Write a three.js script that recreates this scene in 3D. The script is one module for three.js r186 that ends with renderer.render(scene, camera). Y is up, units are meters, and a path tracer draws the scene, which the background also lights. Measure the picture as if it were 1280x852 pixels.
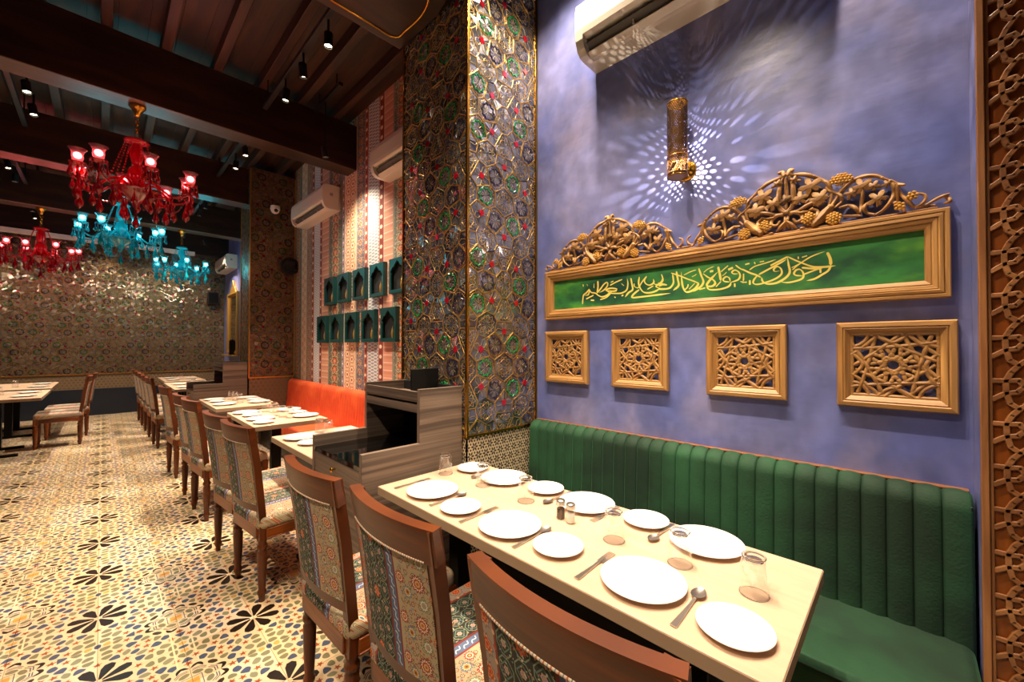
import * as THREE from 'three';
import { RoundedBoxGeometry } from 'three/addons/geometries/RoundedBoxGeometry.js';
import { mergeGeometries } from 'three/addons/utils/BufferGeometryUtils.js';

// ------------------------------------------------------------------ camera, sky, exposure
const scene = new THREE.Scene();
scene.background = new THREE.Color(0x000000);
const camera = new THREE.PerspectiveCamera(80.79, 1280 / 852, 0.05, 60);
camera.rotation.order = 'YXZ';
camera.position.set(0, 1.42, 0);
camera.rotation.set(THREE.MathUtils.degToRad(0.74), THREE.MathUtils.degToRad(-45.656), THREE.MathUtils.degToRad(0.1));
scene.add(camera);
const renderer = new THREE.WebGLRenderer({ antialias: true });
renderer.toneMapping = THREE.LinearToneMapping;
renderer.toneMappingExposure = 1.0;
renderer.shadowMap.enabled = true;

// light strengths (candela) in one place
const LIGHT = { table: 15.5, washL: 19, washR: 17, washB: 18, art: 14, bay: 25, aisle: 18, left: 17.5, far: 15, red: 0.26, teal: 0.17, sconce: 1.2 };
const WARM = new THREE.Color(1.0, 0.81, 0.60);

// ------------------------------------------------------------------ helpers
let seed = 7;
function rnd() { seed = (Math.imul(seed, 1664525) + 1013904223) >>> 0; return seed / 4294967296; }
function hash(x, y, s) {
  let h = (Math.imul(x, 374761393) + Math.imul(y, 668265263) + Math.imul(s, 1274126177)) | 0;
  h = Math.imul(h ^ (h >>> 13), 1274126177); return ((h ^ (h >>> 16)) >>> 0) / 4294967296;
}
function vnoise(x, y, px, py, s) {                       // periodic value noise
  const xi = Math.floor(x), yi = Math.floor(y), fx = x - xi, fy = y - yi;
  const m = (a, p) => ((a % p) + p) % p, e = (t) => t * t * (3 - 2 * t);
  const a = hash(m(xi, px), m(yi, py), s), b = hash(m(xi + 1, px), m(yi, py), s);
  const c = hash(m(xi, px), m(yi + 1, py), s), d = hash(m(xi + 1, px), m(yi + 1, py), s);
  const u = e(fx), v = e(fy);
  return (a + (b - a) * u) * (1 - v) + (c + (d - c) * u) * v;
}
function fbm(u, v, fx, fy, oct, s) {
  let t = 0, a = 0.5, n = 0;
  for (let o = 0; o < oct; o++) { t += a * vnoise(u * fx, v * fy, fx, fy, s + o); n += a; a *= 0.5; fx *= 2; fy *= 2; }
  return t / n;
}
const mix = (a, b, t) => a + (b - a) * t;
const mix3 = (a, b, t) => [mix(a[0], b[0], t), mix(a[1], b[1], t), mix(a[2], b[2], t)];
const clamp = (t) => Math.min(1, Math.max(0, t));
function dataTex(w, h, fn, srgb = true, rx = 1, ry = 1) {
  const d = new Uint8Array(w * h * 4);
  for (let y = 0; y < h; y++) for (let x = 0; x < w; x++) {
    const c = fn(x / w, y / h), i = (y * w + x) * 4;
    d[i] = c[0]; d[i + 1] = c[1]; d[i + 2] = c[2]; d[i + 3] = 255;
  }
  const t = new THREE.DataTexture(d, w, h, THREE.RGBAFormat);
  t.wrapS = t.wrapT = THREE.RepeatWrapping; t.magFilter = t.minFilter = THREE.LinearFilter;
  if (srgb) t.colorSpace = THREE.SRGBColorSpace;
  t.repeat.set(rx, ry); t.needsUpdate = true; return t;
}
function canvasTex(w, h, draw, srgb = true, rx = 1, ry = 1) {
  const c = document.createElement('canvas'); c.width = w; c.height = h;
  draw(c.getContext('2d'), w, h);
  const t = new THREE.CanvasTexture(c);
  t.wrapS = t.wrapT = THREE.RepeatWrapping;
  if (srgb) t.colorSpace = THREE.SRGBColorSpace;
  t.repeat.set(rx, ry); return t;
}
const std = (o) => new THREE.MeshStandardMaterial(o);
const phy = (o) => new THREE.MeshPhysicalMaterial(o);

// geometry: every piece keeps position, normal and uv only, so that pieces can be merged
function prep(g) {
  if (g.index) g = g.toNonIndexed();
  for (const k of Object.keys(g.attributes)) if (!['position', 'normal', 'uv'].includes(k)) g.deleteAttribute(k);
  if (!g.attributes.normal) g.computeVertexNormals();
  if (!g.attributes.uv) g.setAttribute('uv', new THREE.BufferAttribute(new Float32Array(g.attributes.position.count * 2), 2));
  g.morphAttributes = {}; g.clearGroups(); return g;
}
function merge(list) { return list.length === 1 ? prep(list[0]) : mergeGeometries(list.map(prep)); }
function boxUV(g, grain = 'x') {                          // uv in metres, u along the grain
  g = prep(g); const p = g.attributes.position, uv = g.attributes.uv, gi = 'xyz'.indexOf(grain);
  const A = new THREE.Vector3(), B = new THREE.Vector3(), C = new THREE.Vector3();
  for (let i = 0; i < p.count; i += 3) {
    A.fromBufferAttribute(p, i); B.fromBufferAttribute(p, i + 1); C.fromBufferAttribute(p, i + 2);
    const n = B.clone().sub(A).cross(C.clone().sub(A)); const a = [Math.abs(n.x), Math.abs(n.y), Math.abs(n.z)];
    const k = a.indexOf(Math.max(...a)); let ax = [0, 1, 2].filter((q) => q !== k);
    if (ax[1] === gi) ax.reverse();
    [A, B, C].forEach((V, j) => { const q = [V.x, V.y, V.z]; uv.setXY(i + j, q[ax[0]], q[ax[1]]); });
  }
  return g;
}
function bx(w, h, d, x = 0, y = 0, z = 0, bev = 0.003, grain = 'x') {
  const g = bev > 0 ? new RoundedBoxGeometry(w, h, d, 2, Math.min(bev, w / 2.01, h / 2.01, d / 2.01)) : new THREE.BoxGeometry(w, h, d);
  g.translate(x, y, z); return boxUV(g, grain);
}
const b2 = (x0, x1, y0, y1, z0, z1, bev = 0.003, grain = 'x') => bx(x1 - x0, y1 - y0, z1 - z0, (x0 + x1) / 2, (y0 + y1) / 2, (z0 + z1) / 2, bev, grain);
function lathe(pts, seg = 24, x = 0, y = 0, z = 0) {
  const g = new THREE.LatheGeometry(pts.map((p) => new THREE.Vector2(p[0], p[1])), seg); g.translate(x, y, z); return prep(g);
}
function cyl(r0, r1, h, x, y, z, seg = 16) { const g = new THREE.CylinderGeometry(r0, r1, h, seg); g.translate(x, y, z); return prep(g); }
function ball(r, x, y, z, d = 1) { const g = new THREE.IcosahedronGeometry(r, d); g.translate(x, y, z); const q = prep(g); q.computeVertexNormals(); return q; }
function sph(r, x, y, z, a = 12, b = 8) { const g = new THREE.SphereGeometry(r, a, b); g.translate(x, y, z); return prep(g); }
function tube(pts, r, seg = 24, rad = 8, closed = false) {
  const c = new THREE.CatmullRomCurve3(pts.map((p) => new THREE.Vector3(...p)), closed);
  return prep(new THREE.TubeGeometry(c, seg, r, rad, closed));
}
function taperTube(pts, rf, seg = 24, rad = 8) {          // tube whose radius follows rf(t)
  const c = new THREE.CatmullRomCurve3(pts.map((p) => new THREE.Vector3(...p)));
  const g = new THREE.TubeGeometry(c, seg, 1, rad), p = g.attributes.position, v = new THREE.Vector3();
  for (let i = 0; i <= seg; i++) {
    const o = c.getPointAt(i / seg), r = rf(i / seg);
    for (let j = 0; j <= rad; j++) { const k = i * (rad + 1) + j; v.fromBufferAttribute(p, k).sub(o).multiplyScalar(r).add(o); p.setXYZ(k, v.x, v.y, v.z); }
  }
  g.computeVertexNormals();
  const a = prep(g), caps = [];
  for (const t of [0, 1]) { const o = c.getPointAt(t); caps.push(sph(rf(t) * 0.98, o.x, o.y, o.z, rad, 6)); }
  return merge([a, ...caps]);
}
function slab(fn, nu, nv, t, uvf) {                       // sheet fn(u,v) given thickness t along its normal
  const P = [], N = [], U = [];
  const at = (i, j) => new THREE.Vector3(...fn(i / nu, j / nv));
  const nor = (i, j) => {
    const e = 1e-3, u = i / nu, v = j / nv;
    const a = new THREE.Vector3(...fn(Math.min(u + e, 1), v)).sub(new THREE.Vector3(...fn(Math.max(u - e, 0), v)));
    const b = new THREE.Vector3(...fn(u, Math.min(v + e, 1))).sub(new THREE.Vector3(...fn(u, Math.max(v - e, 0))));
    return a.cross(b).normalize();
  };
  const grid = []; for (let i = 0; i <= nu; i++) { grid.push([]); for (let j = 0; j <= nv; j++) grid[i].push([at(i, j), nor(i, j), uvf ? uvf(i / nu, j / nv) : [i / nu, j / nv]]); }
  const V = (i, j, s) => { const [p, n, q] = grid[i][j]; return [p.clone().addScaledVector(n, s * t / 2), n.clone().multiplyScalar(s), q]; };
  const tri = (a, b, c, n) => { for (const k of [a, b, c]) { P.push(k[0].x, k[0].y, k[0].z); const m = n || k[1]; N.push(m.x, m.y, m.z); U.push(...k[2]); } };
  for (const s of [1, -1]) for (let i = 0; i < nu; i++) for (let j = 0; j < nv; j++) {
    const a = V(i, j, s), b = V(i + 1, j, s), c = V(i + 1, j + 1, s), d = V(i, j + 1, s);
    if (s > 0) { tri(a, b, c); tri(a, c, d); } else { tri(a, c, b); tri(a, d, c); }
  }
  const edge = (i0, j0, i1, j1) => {
    const a = V(i0, j0, 1), b = V(i1, j1, 1), c = V(i1, j1, -1), d = V(i0, j0, -1);
    const n = b[0].clone().sub(a[0]).cross(d[0].clone().sub(a[0])).normalize().multiplyScalar(-1);
    tri(a, c, b, n); tri(a, d, c, n);
  };
  for (let i = 0; i < nu; i++) { edge(i + 1, 0, i, 0); edge(i, nv, i + 1, nv); }
  for (let j = 0; j < nv; j++) { edge(0, j, 0, j + 1); edge(nu, j + 1, nu, j); }
  const g = new THREE.BufferGeometry();
  g.setAttribute('position', new THREE.Float32BufferAttribute(P, 3)); g.setAttribute('normal', new THREE.Float32BufferAttribute(N, 3)); g.setAttribute('uv', new THREE.Float32BufferAttribute(U, 2));
  return g;
}
function shape2(pts, holes = []) {
  const s = new THREE.Shape(pts.map((p) => new THREE.Vector2(p[0], p[1])));
  for (const h of holes) s.holes.push(new THREE.Path(h.map((p) => new THREE.Vector2(p[0], p[1]))));
  return s;
}
function extr(shape, depth, bev = 0, seg = 2) {
  return prep(new THREE.ExtrudeGeometry(shape, { depth, bevelEnabled: bev > 0, bevelThickness: bev, bevelSize: bev, bevelOffset: -bev, bevelSegments: seg, curveSegments: 16 }));
}
const rotY = (g, a) => { g.rotateY(a); return g; };
const moved = (g, x, y, z) => { g.translate(x, y, z); return g; };

function voronoi(pts, W, H, reach) {                       // cells of points that repeat every W by H
  const all = []; for (const p of pts) for (const i of [-1, 0, 1]) for (const j of [-1, 0, 1]) all.push([p.x + i * W, p.y + j * H]);
  return pts.map((p) => {
    let poly = [[p.x - reach, p.y - reach], [p.x + reach, p.y - reach], [p.x + reach, p.y + reach], [p.x - reach, p.y + reach]];
    for (const q of all) {
      const dx = q[0] - p.x, dy = q[1] - p.y, d2 = dx * dx + dy * dy; if (d2 < 1e-8 || d2 > 4 * reach * reach) continue;
      const side = (v) => (v[0] - p.x) * dx + (v[1] - p.y) * dy - d2 / 2, out = [];
      for (let i = 0; i < poly.length; i++) {
        const a = poly[i], b = poly[(i + 1) % poly.length], sa = side(a), sb = side(b);
        if (sa <= 0) out.push(a);
        if ((sa < 0 && sb > 0) || (sa > 0 && sb < 0)) { const t = sa / (sa - sb); out.push([a[0] + (b[0] - a[0]) * t, a[1] + (b[1] - a[1]) * t]); }
      }
      poly = out;
    }
    return poly;
  });
}

// objects
const used = {};
function numbered(n) { used[n] = (used[n] ?? -1) + 1; return used[n] ? n + '_' + String(used[n]).padStart(3, '0') : n; }
function shadows(m) { m.castShadow = true; m.receiveShadow = true; return m; }
function thing(name, label, category, pos = [0, 0, 0], turn = 0, group) {
  const o = new THREE.Group(); o.name = numbered(name); scene.add(o);
  o.position.set(...pos); o.rotation.y = turn; o.userData = { label, category };
  if (group) o.userData.group = group;
  return o;
}
function solo(name, geo, mat, label, category, pos = [0, 0, 0], turn = 0, group) {
  const o = shadows(new THREE.Mesh(merge([].concat(geo)), mat)); o.name = numbered(name); scene.add(o);
  o.position.set(...pos); o.rotation.y = turn; o.userData = { label, category }; if (group) o.userData.group = group;
  return o;
}
function part(parent, name, geo, mat, label) {
  const o = shadows(new THREE.Mesh(merge([].concat(geo)), mat)); o.name = name; parent.add(o);
  if (label) o.userData.label = label;
  return o;
}
function struct(name, geo, mat) {
  const o = shadows(new THREE.Mesh(merge([].concat(geo)), mat)); o.name = name; scene.add(o); o.userData = { kind: 'structure' }; return o;
}
function copy(src, pos, turn, label, group) {
  const c = src.clone(); c.name = numbered(src.name.replace(/_\d{3}$/, '')); scene.add(c);
  c.position.set(...pos); if (turn !== undefined) c.rotation.y = turn;
  c.userData = { ...src.userData, label: label ?? src.userData.label }; if (group) c.userData.group = group;
  return c;
}
function SeedRand(s) { this.s = s; this.n = () => { this.s = (Math.imul(this.s, 1664525) + 1013904223) >>> 0; return this.s / 4294967296; }; }
// ------------------------------------------------------------------ materials
function woodTex(c0, c1, c2, s, fu = 2, fv = 34, wp = 0.12, w = 512) {
  return dataTex(w, w, (u, v) => {
    const warp = fbm(u, v, 2, 4, 3, s + 50) * wp;
    const g = fbm(u, v + warp, fu, fv, 4, s), f = fbm(u, v, fu * 3, fv * 5, 2, s + 9), b = fbm(u, v, 2, 5, 3, s + 20);
    let c = mix3(c0, c1, clamp((g - 0.25) * 2)); c = mix3(c, c2, clamp((b - 0.45) * 1.6)); const k = 0.86 + 0.28 * f;
    return [c[0] * k, c[1] * k, c[2] * k].map((q) => Math.max(0, Math.min(255, q)));
  });
}
const grainBump = dataTex(512, 512, (u, v) => { const q = 255 * (0.6 * fbm(u, v, 3, 60, 3, 71) + 0.4 * fbm(u, v, 20, 90, 2, 72)); return [q, q, q]; }, false);
const fineBump = dataTex(256, 256, (u, v) => { const q = 255 * fbm(u, v, 40, 40, 2, 81); return [q, q, q]; }, false, 4, 4);
const M = {};
M.chairWood = std({ map: woodTex([66, 28, 4], [132, 64, 12], [96, 43, 7], 3, 2, 26), roughness: 0.4, bumpMap: grainBump, bumpScale: 0.0004 });
M.counterWood = std({ map: woodTex([80, 66, 56], [132, 112, 96], [106, 90, 76], 11, 1, 70, 0.02), roughness: 0.5, bumpMap: grainBump, bumpScale: 0.0003 });
M.carveWood = std({ map: woodTex([136, 94, 48], [196, 148, 84], [166, 122, 66], 21, 2, 30), roughness: 0.5, bumpMap: grainBump, bumpScale: 0.0005 });
M.grape = std({ color: 0xc08c34, roughness: 0.42 });
M.ceilWood = std({ map: woodTex([36, 20, 9], [62, 36, 16], [48, 28, 12], 31, 2, 20), roughness: 0.55, bumpMap: grainBump, bumpScale: 0.0006 });
M.beamWood = std({ map: woodTex([32, 18, 10], [56, 34, 19], [42, 25, 14], 36, 2, 20), roughness: 0.35, bumpMap: grainBump, bumpScale: 0.0006 });
M.latticeWood = std({ map: woodTex([122, 76, 42], [172, 118, 72], [146, 96, 56], 41, 2, 22), roughness: 0.45, bumpMap: grainBump, bumpScale: 0.0005 });
M.latticeBack = std({ map: woodTex([122, 62, 14], [150, 82, 24], [136, 70, 18], 45, 2, 16), roughness: 0.4 });
M.laminate = std({ map: dataTex(256, 256, (u, v) => { const k = 0.94 + 0.12 * fbm(u, v, 6, 60, 3, 91); return [210 * k, 178 * k, 150 * k].map((q) => Math.min(255, q)); }), roughness: 0.38 });
M.laminateEdge = std({ color: 0xa48c72, roughness: 0.5 });
M.black = std({ color: 0x0a0a0b, roughness: 0.45 });
M.blackGloss = std({ color: 0x060607, roughness: 0.06 });
M.blackMetal = std({ color: 0x0c0c0d, roughness: 0.4, metalness: 0.6 });
M.porcelain = phy({ color: 0xf4f1ea, roughness: 0.12, clearcoat: 0.6, clearcoatRoughness: 0.05 });
M.steel = std({ color: 0xd8d2c8, roughness: 0.3, metalness: 1 });
M.brass = std({ color: 0xd29a3a, roughness: 0.22, metalness: 1 });
M.oldBrass = std({ color: 0xa0702e, roughness: 0.36, metalness: 0.85 });
M.goldLine = std({ color: 0xd2a24c, roughness: 0.28, metalness: 0.85 });
M.paleLine = std({ color: 0xd2b678, roughness: 0.3, metalness: 0.75 });
M.glass = phy({ color: 0xffffff, roughness: 0.0, transmission: 1, thickness: 0, ior: 1.75 });
M.thickGlass = phy({ color: 0xffffff, roughness: 0.0, transmission: 1, thickness: 0.004, ior: 1.5 });
M.acWhite = phy({ color: 0xdcd3c4, roughness: 0.3, clearcoat: 0.3 });
M.acGrey = std({ color: 0x55504a, roughness: 0.5 });
M.white = std({ color: 0xe8e4dc, roughness: 0.5 });
M.teal = std({ color: 0x093c3b, roughness: 0.35 });
M.darkHole = std({ color: 0x030605, roughness: 0.95 });
M.gilt = std({ color: 0xc99a4a, roughness: 0.4, metalness: 0.7 });
M.salt = std({ color: 0xf0ece4, roughness: 0.9 });
M.pepper = std({ color: 0x4a3524, roughness: 0.95 });
M.navy = std({ color: 0x1c2430, roughness: 0.35 });
M.paint = std({ color: 0x6a5a4a, roughness: 0.8 });

// blue-violet trowelled plaster
M.plaster = std({
  map: dataTex(1024, 1024, (u, v) => {
    const a = fbm(u, v, 4, 3, 5, 101), w = fbm(u + 0.16 * a, v + 0.1 * a, 5, 5, 5, 111), st = fbm(u + 0.06 * a, v + 0.08 * w, 30, 22, 3, 121), c = fbm(u + 0.1 * w, v, 9, 8, 4, 131);
    let q = mix3([88, 98, 156], [130, 131, 176], clamp((a - 0.3) * 2.2)); q = mix3(q, [92, 103, 168], clamp((w - 0.44) * 2.4)); q = mix3(q, [146, 138, 170], clamp((c - 0.52) * 2));
    const k = 0.86 + 0.28 * st; return q.map((z) => Math.min(255, z * k));
  }, true, 0.55, 0.55),
  roughness: 0.36, bumpMap: dataTex(512, 512, (u, v) => { const q = 255 * (0.6 * fbm(u, v, 4, 9, 5, 141) + 0.4 * fbm(u, v, 16, 40, 3, 151)); return [q, q, q]; }, false, 0.8, 0.8), bumpScale: 0.0022,
});
// velvets
function velvet(c0, c1, s, sheen) {
  return phy({ map: dataTex(512, 512, (u, v) => mix3(c0, c1, clamp((fbm(u + 0.2 * fbm(u, v, 3, 3, 3, s + 5), v, 5, 4, 4, s) - 0.25) * 1.9)), true, 1, 1), roughness: 0.8, sheen: 0.7, sheenRoughness: 0.45, sheenColor: new THREE.Color(sheen), bumpMap: fineBump, bumpScale: 0.0006 });
}
M.greenVelvet = velvet([7, 38, 20], [28, 78, 46], 161, 0x4a8460);
M.orangeVelvet = velvet([196, 66, 20], [222, 94, 38], 171, 0xff9a60);

// patterned floor tile print: one cell is 0.5675 m, a dark eight-petal flower in its middle, a square medallion in its corners
const CELL = 0.5675;
const floorTex = canvasTex(1024, 1024, (x, W) => {
  const f = new SeedRand(5), P = Math.PI;
  const olive = '#7c7a5c', olive2 = '#88866a', blue = '#46526f', rust = '#9c4c20', dark = '#1c110b';
  x.fillStyle = '#e2caa8'; x.fillRect(0, 0, W, W); x.scale(W, W); x.translate(0.5, 0.5);
  const oval = (cx, cy, a, l, w, col) => { x.save(); x.translate(cx, cy); x.rotate(a); x.fillStyle = col; x.beginPath(); x.moveTo(-l, 0); x.quadraticCurveTo(-l * 0.75, -w, -l * 0.2, -w); x.lineTo(l * 0.2, -w); x.quadraticCurveTo(l * 0.75, -w, l, 0); x.quadraticCurveTo(l * 0.75, w, l * 0.2, w); x.lineTo(-l * 0.2, w); x.quadraticCurveTo(-l * 0.75, w, -l, 0); x.fill(); x.restore(); };
  const star = (cx, cy, r, n, col, rot = 0) => { x.fillStyle = col; x.beginPath(); for (let i = 0; i < 2 * n; i++) { const q = i % 2 ? r * 0.42 : r, a = rot + i * P / n; x.lineTo(cx + q * Math.cos(a), cy + q * Math.sin(a)); } x.closePath(); x.fill(); };
  const E = [], put = (t, px, py, r) => { for (const [u, v] of [[px, py], [py, px]]) for (const sx of [1, -1]) for (const sy of [1, -1]) { const X = sx * u, Y = sy * v; if (!E.some((e) => Math.hypot(e.x - X, e.y - Y) < 1e-3)) E.push({ t, x: X, y: Y, r }); } };
  const wrap = (d) => d - Math.round(d), near = (px, py) => { let m = 9; for (const e of E) m = Math.min(m, Math.hypot(wrap(e.x - px), wrap(e.y - py)) - e.r); return m; };
  const pol = (c, r, d) => [c + r * Math.cos(d * P / 180), c + r * Math.sin(d * P / 180)];
  put('flower', 0, 0, 0.185); put('medal', 0.5, 0.5, 0.2); put('long', 0.5, 0, 0.02);
  put('gold', 0.5, 0.052, 0.01); put('star', 0.225, 0, 0.01); put('star', ...pol(0, 0.228, 45), 0.01); put('blue', ...pol(0, 0.262, 22.5), 0.012); put('star', ...pol(0, 0.335, 22.5), 0.01); put('blue', ...pol(0, 0.395, 30), 0.012); put('olive', 0.435, 0.04, 0.012); put('star', 0.5, 0.255, 0.01); put('blue', 0.5, 0.205, 0.01); put('star', ...pol(0.5, 0.285, 225), 0.01); put('blue', 0.405, 0.245, 0.01);
  const cols = ['olive', 'olive2', 'star', 'olive', 'olive2', 'olive', 'star', 'blue'];
  let n = 0; for (let i = 0; i < 12000; i++) { const a = 0.5 * f.n(), b = a * f.n(); if (a - b < 0.034 && a - b > 0.002) continue; if (b > 0 && b < 0.027) continue; if (near(a, b) < 0.05) continue; put(cols[n++ % cols.length], a, b, 0.011); }
  // every small piece fills its own cell, with a pale joint round it
  const ring = []; for (const [cx, cy, r, m] of [[0, 0, 0.2, 20], [0.5, 0.5, 0.215, 22]]) for (let k = 0; k < m; k++) { const q = (k + 0.5) * 2 * P / m; ring.push({ x: cx + (r - 0.012) * Math.cos(q), y: cy + (r - 0.012) * Math.sin(q), t: 'edge' }); }
  const small = E.filter((e) => e.t !== 'flower' && e.t !== 'medal');
  const uniq = []; for (const e of [...small, ...ring]) { const q = { ...e, x: ((e.x + 0.5) % 1 + 1) % 1, y: ((e.y + 0.5) % 1 + 1) % 1 }; if (!uniq.some((o) => Math.hypot(wrap(o.x - q.x), wrap(o.y - q.y)) < 2e-3)) uniq.push(q); }
  const cells = voronoi(uniq, 1, 1, 0.12);
  const piece = (p, c, col) => { const s = c.map((v) => { const d = Math.hypot(v[0] - p.x, v[1] - p.y), k = Math.min(0.8, Math.max(0.3, 1 - 0.0085 / d)) * Math.min(1, 0.05 / d); return [p.x + (v[0] - p.x) * k - 0.5, p.y + (v[1] - p.y) * k - 0.5]; }), m = s.length; x.fillStyle = col; x.beginPath(); for (let i = 0; i < m; i++) { const a = s[i], b = s[(i + 1) % m], z = s[(i + m - 1) % m]; if (i === 0) x.moveTo((z[0] + a[0]) / 2, (z[1] + a[1]) / 2); x.quadraticCurveTo(a[0], a[1], (a[0] + b[0]) / 2, (a[1] + b[1]) / 2); } x.closePath(); x.fill(); };
  for (let ox = -1; ox <= 1; ox++) for (let oy = -1; oy <= 1; oy++) { x.save(); x.translate(ox, oy); uniq.forEach((p, i) => { const c = { olive, olive2, blue, long: blue, gold: '#d2a458' }[p.t]; if (c) piece(p, cells[i], c); }); x.restore(); }
  for (let ox = -1; ox <= 1; ox++) for (let oy = -1; oy <= 1; oy++) {
    x.save(); x.translate(ox, oy);
    for (const e of E) {
      const t = Math.atan2(e.y, e.x) + P / 2 + 0.25 * Math.sin(9 * e.x + 5 * e.y);
      if (e.t === 'star') star(e.x, e.y, 0.031, 5, rust, t); if (e.t === 'dot') star(e.x, e.y, 0.008, 4, rust, t);
      if (e.t === 'flower') for (let k = 0; k < 8; k++) { x.save(); x.translate(e.x, e.y); x.rotate(P / 8 + k * P / 4); x.fillStyle = dark; x.beginPath(); x.moveTo(0.028, -0.007); x.lineTo(0.145, -0.04); x.lineTo(0.19, -0.034); x.lineTo(0.208, 0); x.lineTo(0.19, 0.034); x.lineTo(0.145, 0.04); x.lineTo(0.028, 0.007); x.closePath(); x.fill(); x.restore(); }
      if (e.t === 'medal') {
        x.save(); x.translate(e.x, e.y);
        for (let k = 0; k < 12; k++) { x.save(); x.rotate(P / 12 + k * P / 6); if (k % 3 === 1) oval(0.198, 0, P / 2, 0.038, 0.02, '#3a2c1c'); else { x.fillStyle = dark; x.beginPath(); x.moveTo(0.165, -0.04); x.quadraticCurveTo(0.215, -0.036, 0.22, 0); x.quadraticCurveTo(0.215, 0.036, 0.165, 0.04); x.lineTo(0.195, 0); x.closePath(); x.fill(); } x.restore(); }
        for (let k = 0; k < 8; k++) { x.save(); x.rotate(P / 8 + k * P / 4); oval(0.108, 0, P / 2, 0.036, 0.022, olive); x.strokeStyle = '#5a5664'; x.lineWidth = 0.007; for (const q of [0.142, 0.158]) { x.beginPath(); x.moveTo(q - 0.01, -0.045); x.lineTo(q + 0.008, 0); x.lineTo(q - 0.01, 0.045); x.stroke(); } x.restore(); }
        x.fillStyle = '#d4a04e'; x.fillRect(-0.04, -0.04, 0.08, 0.08); x.strokeStyle = '#6a6674'; x.lineWidth = 0.006; x.strokeRect(-0.06, -0.06, 0.12, 0.12); x.restore();
      }
    }
    x.strokeStyle = '#ead6b0'; x.lineWidth = 0.012; for (const q of [0.436, 0.564]) { x.beginPath(); x.moveTo(q, -0.5); x.lineTo(q, 0.5); x.stroke(); }
    x.restore();
  }
  for (let i = 0; i < 3000; i++) { x.fillStyle = `rgba(${f.n() > 0.5 ? '255,245,220' : '90,60,30'},0.05)`; x.fillRect(f.n() - 0.5, f.n() - 0.5, 0.012 * f.n(), 0.012 * f.n()); }
});
M.floor = [0xffffff, 0xf6efe2, 0xece6da].map((c) => std({ map: floorTex, color: c, roughness: 0.3 }));
M.grout = std({ color: 0xa08a68, roughness: 0.9 });

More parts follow.
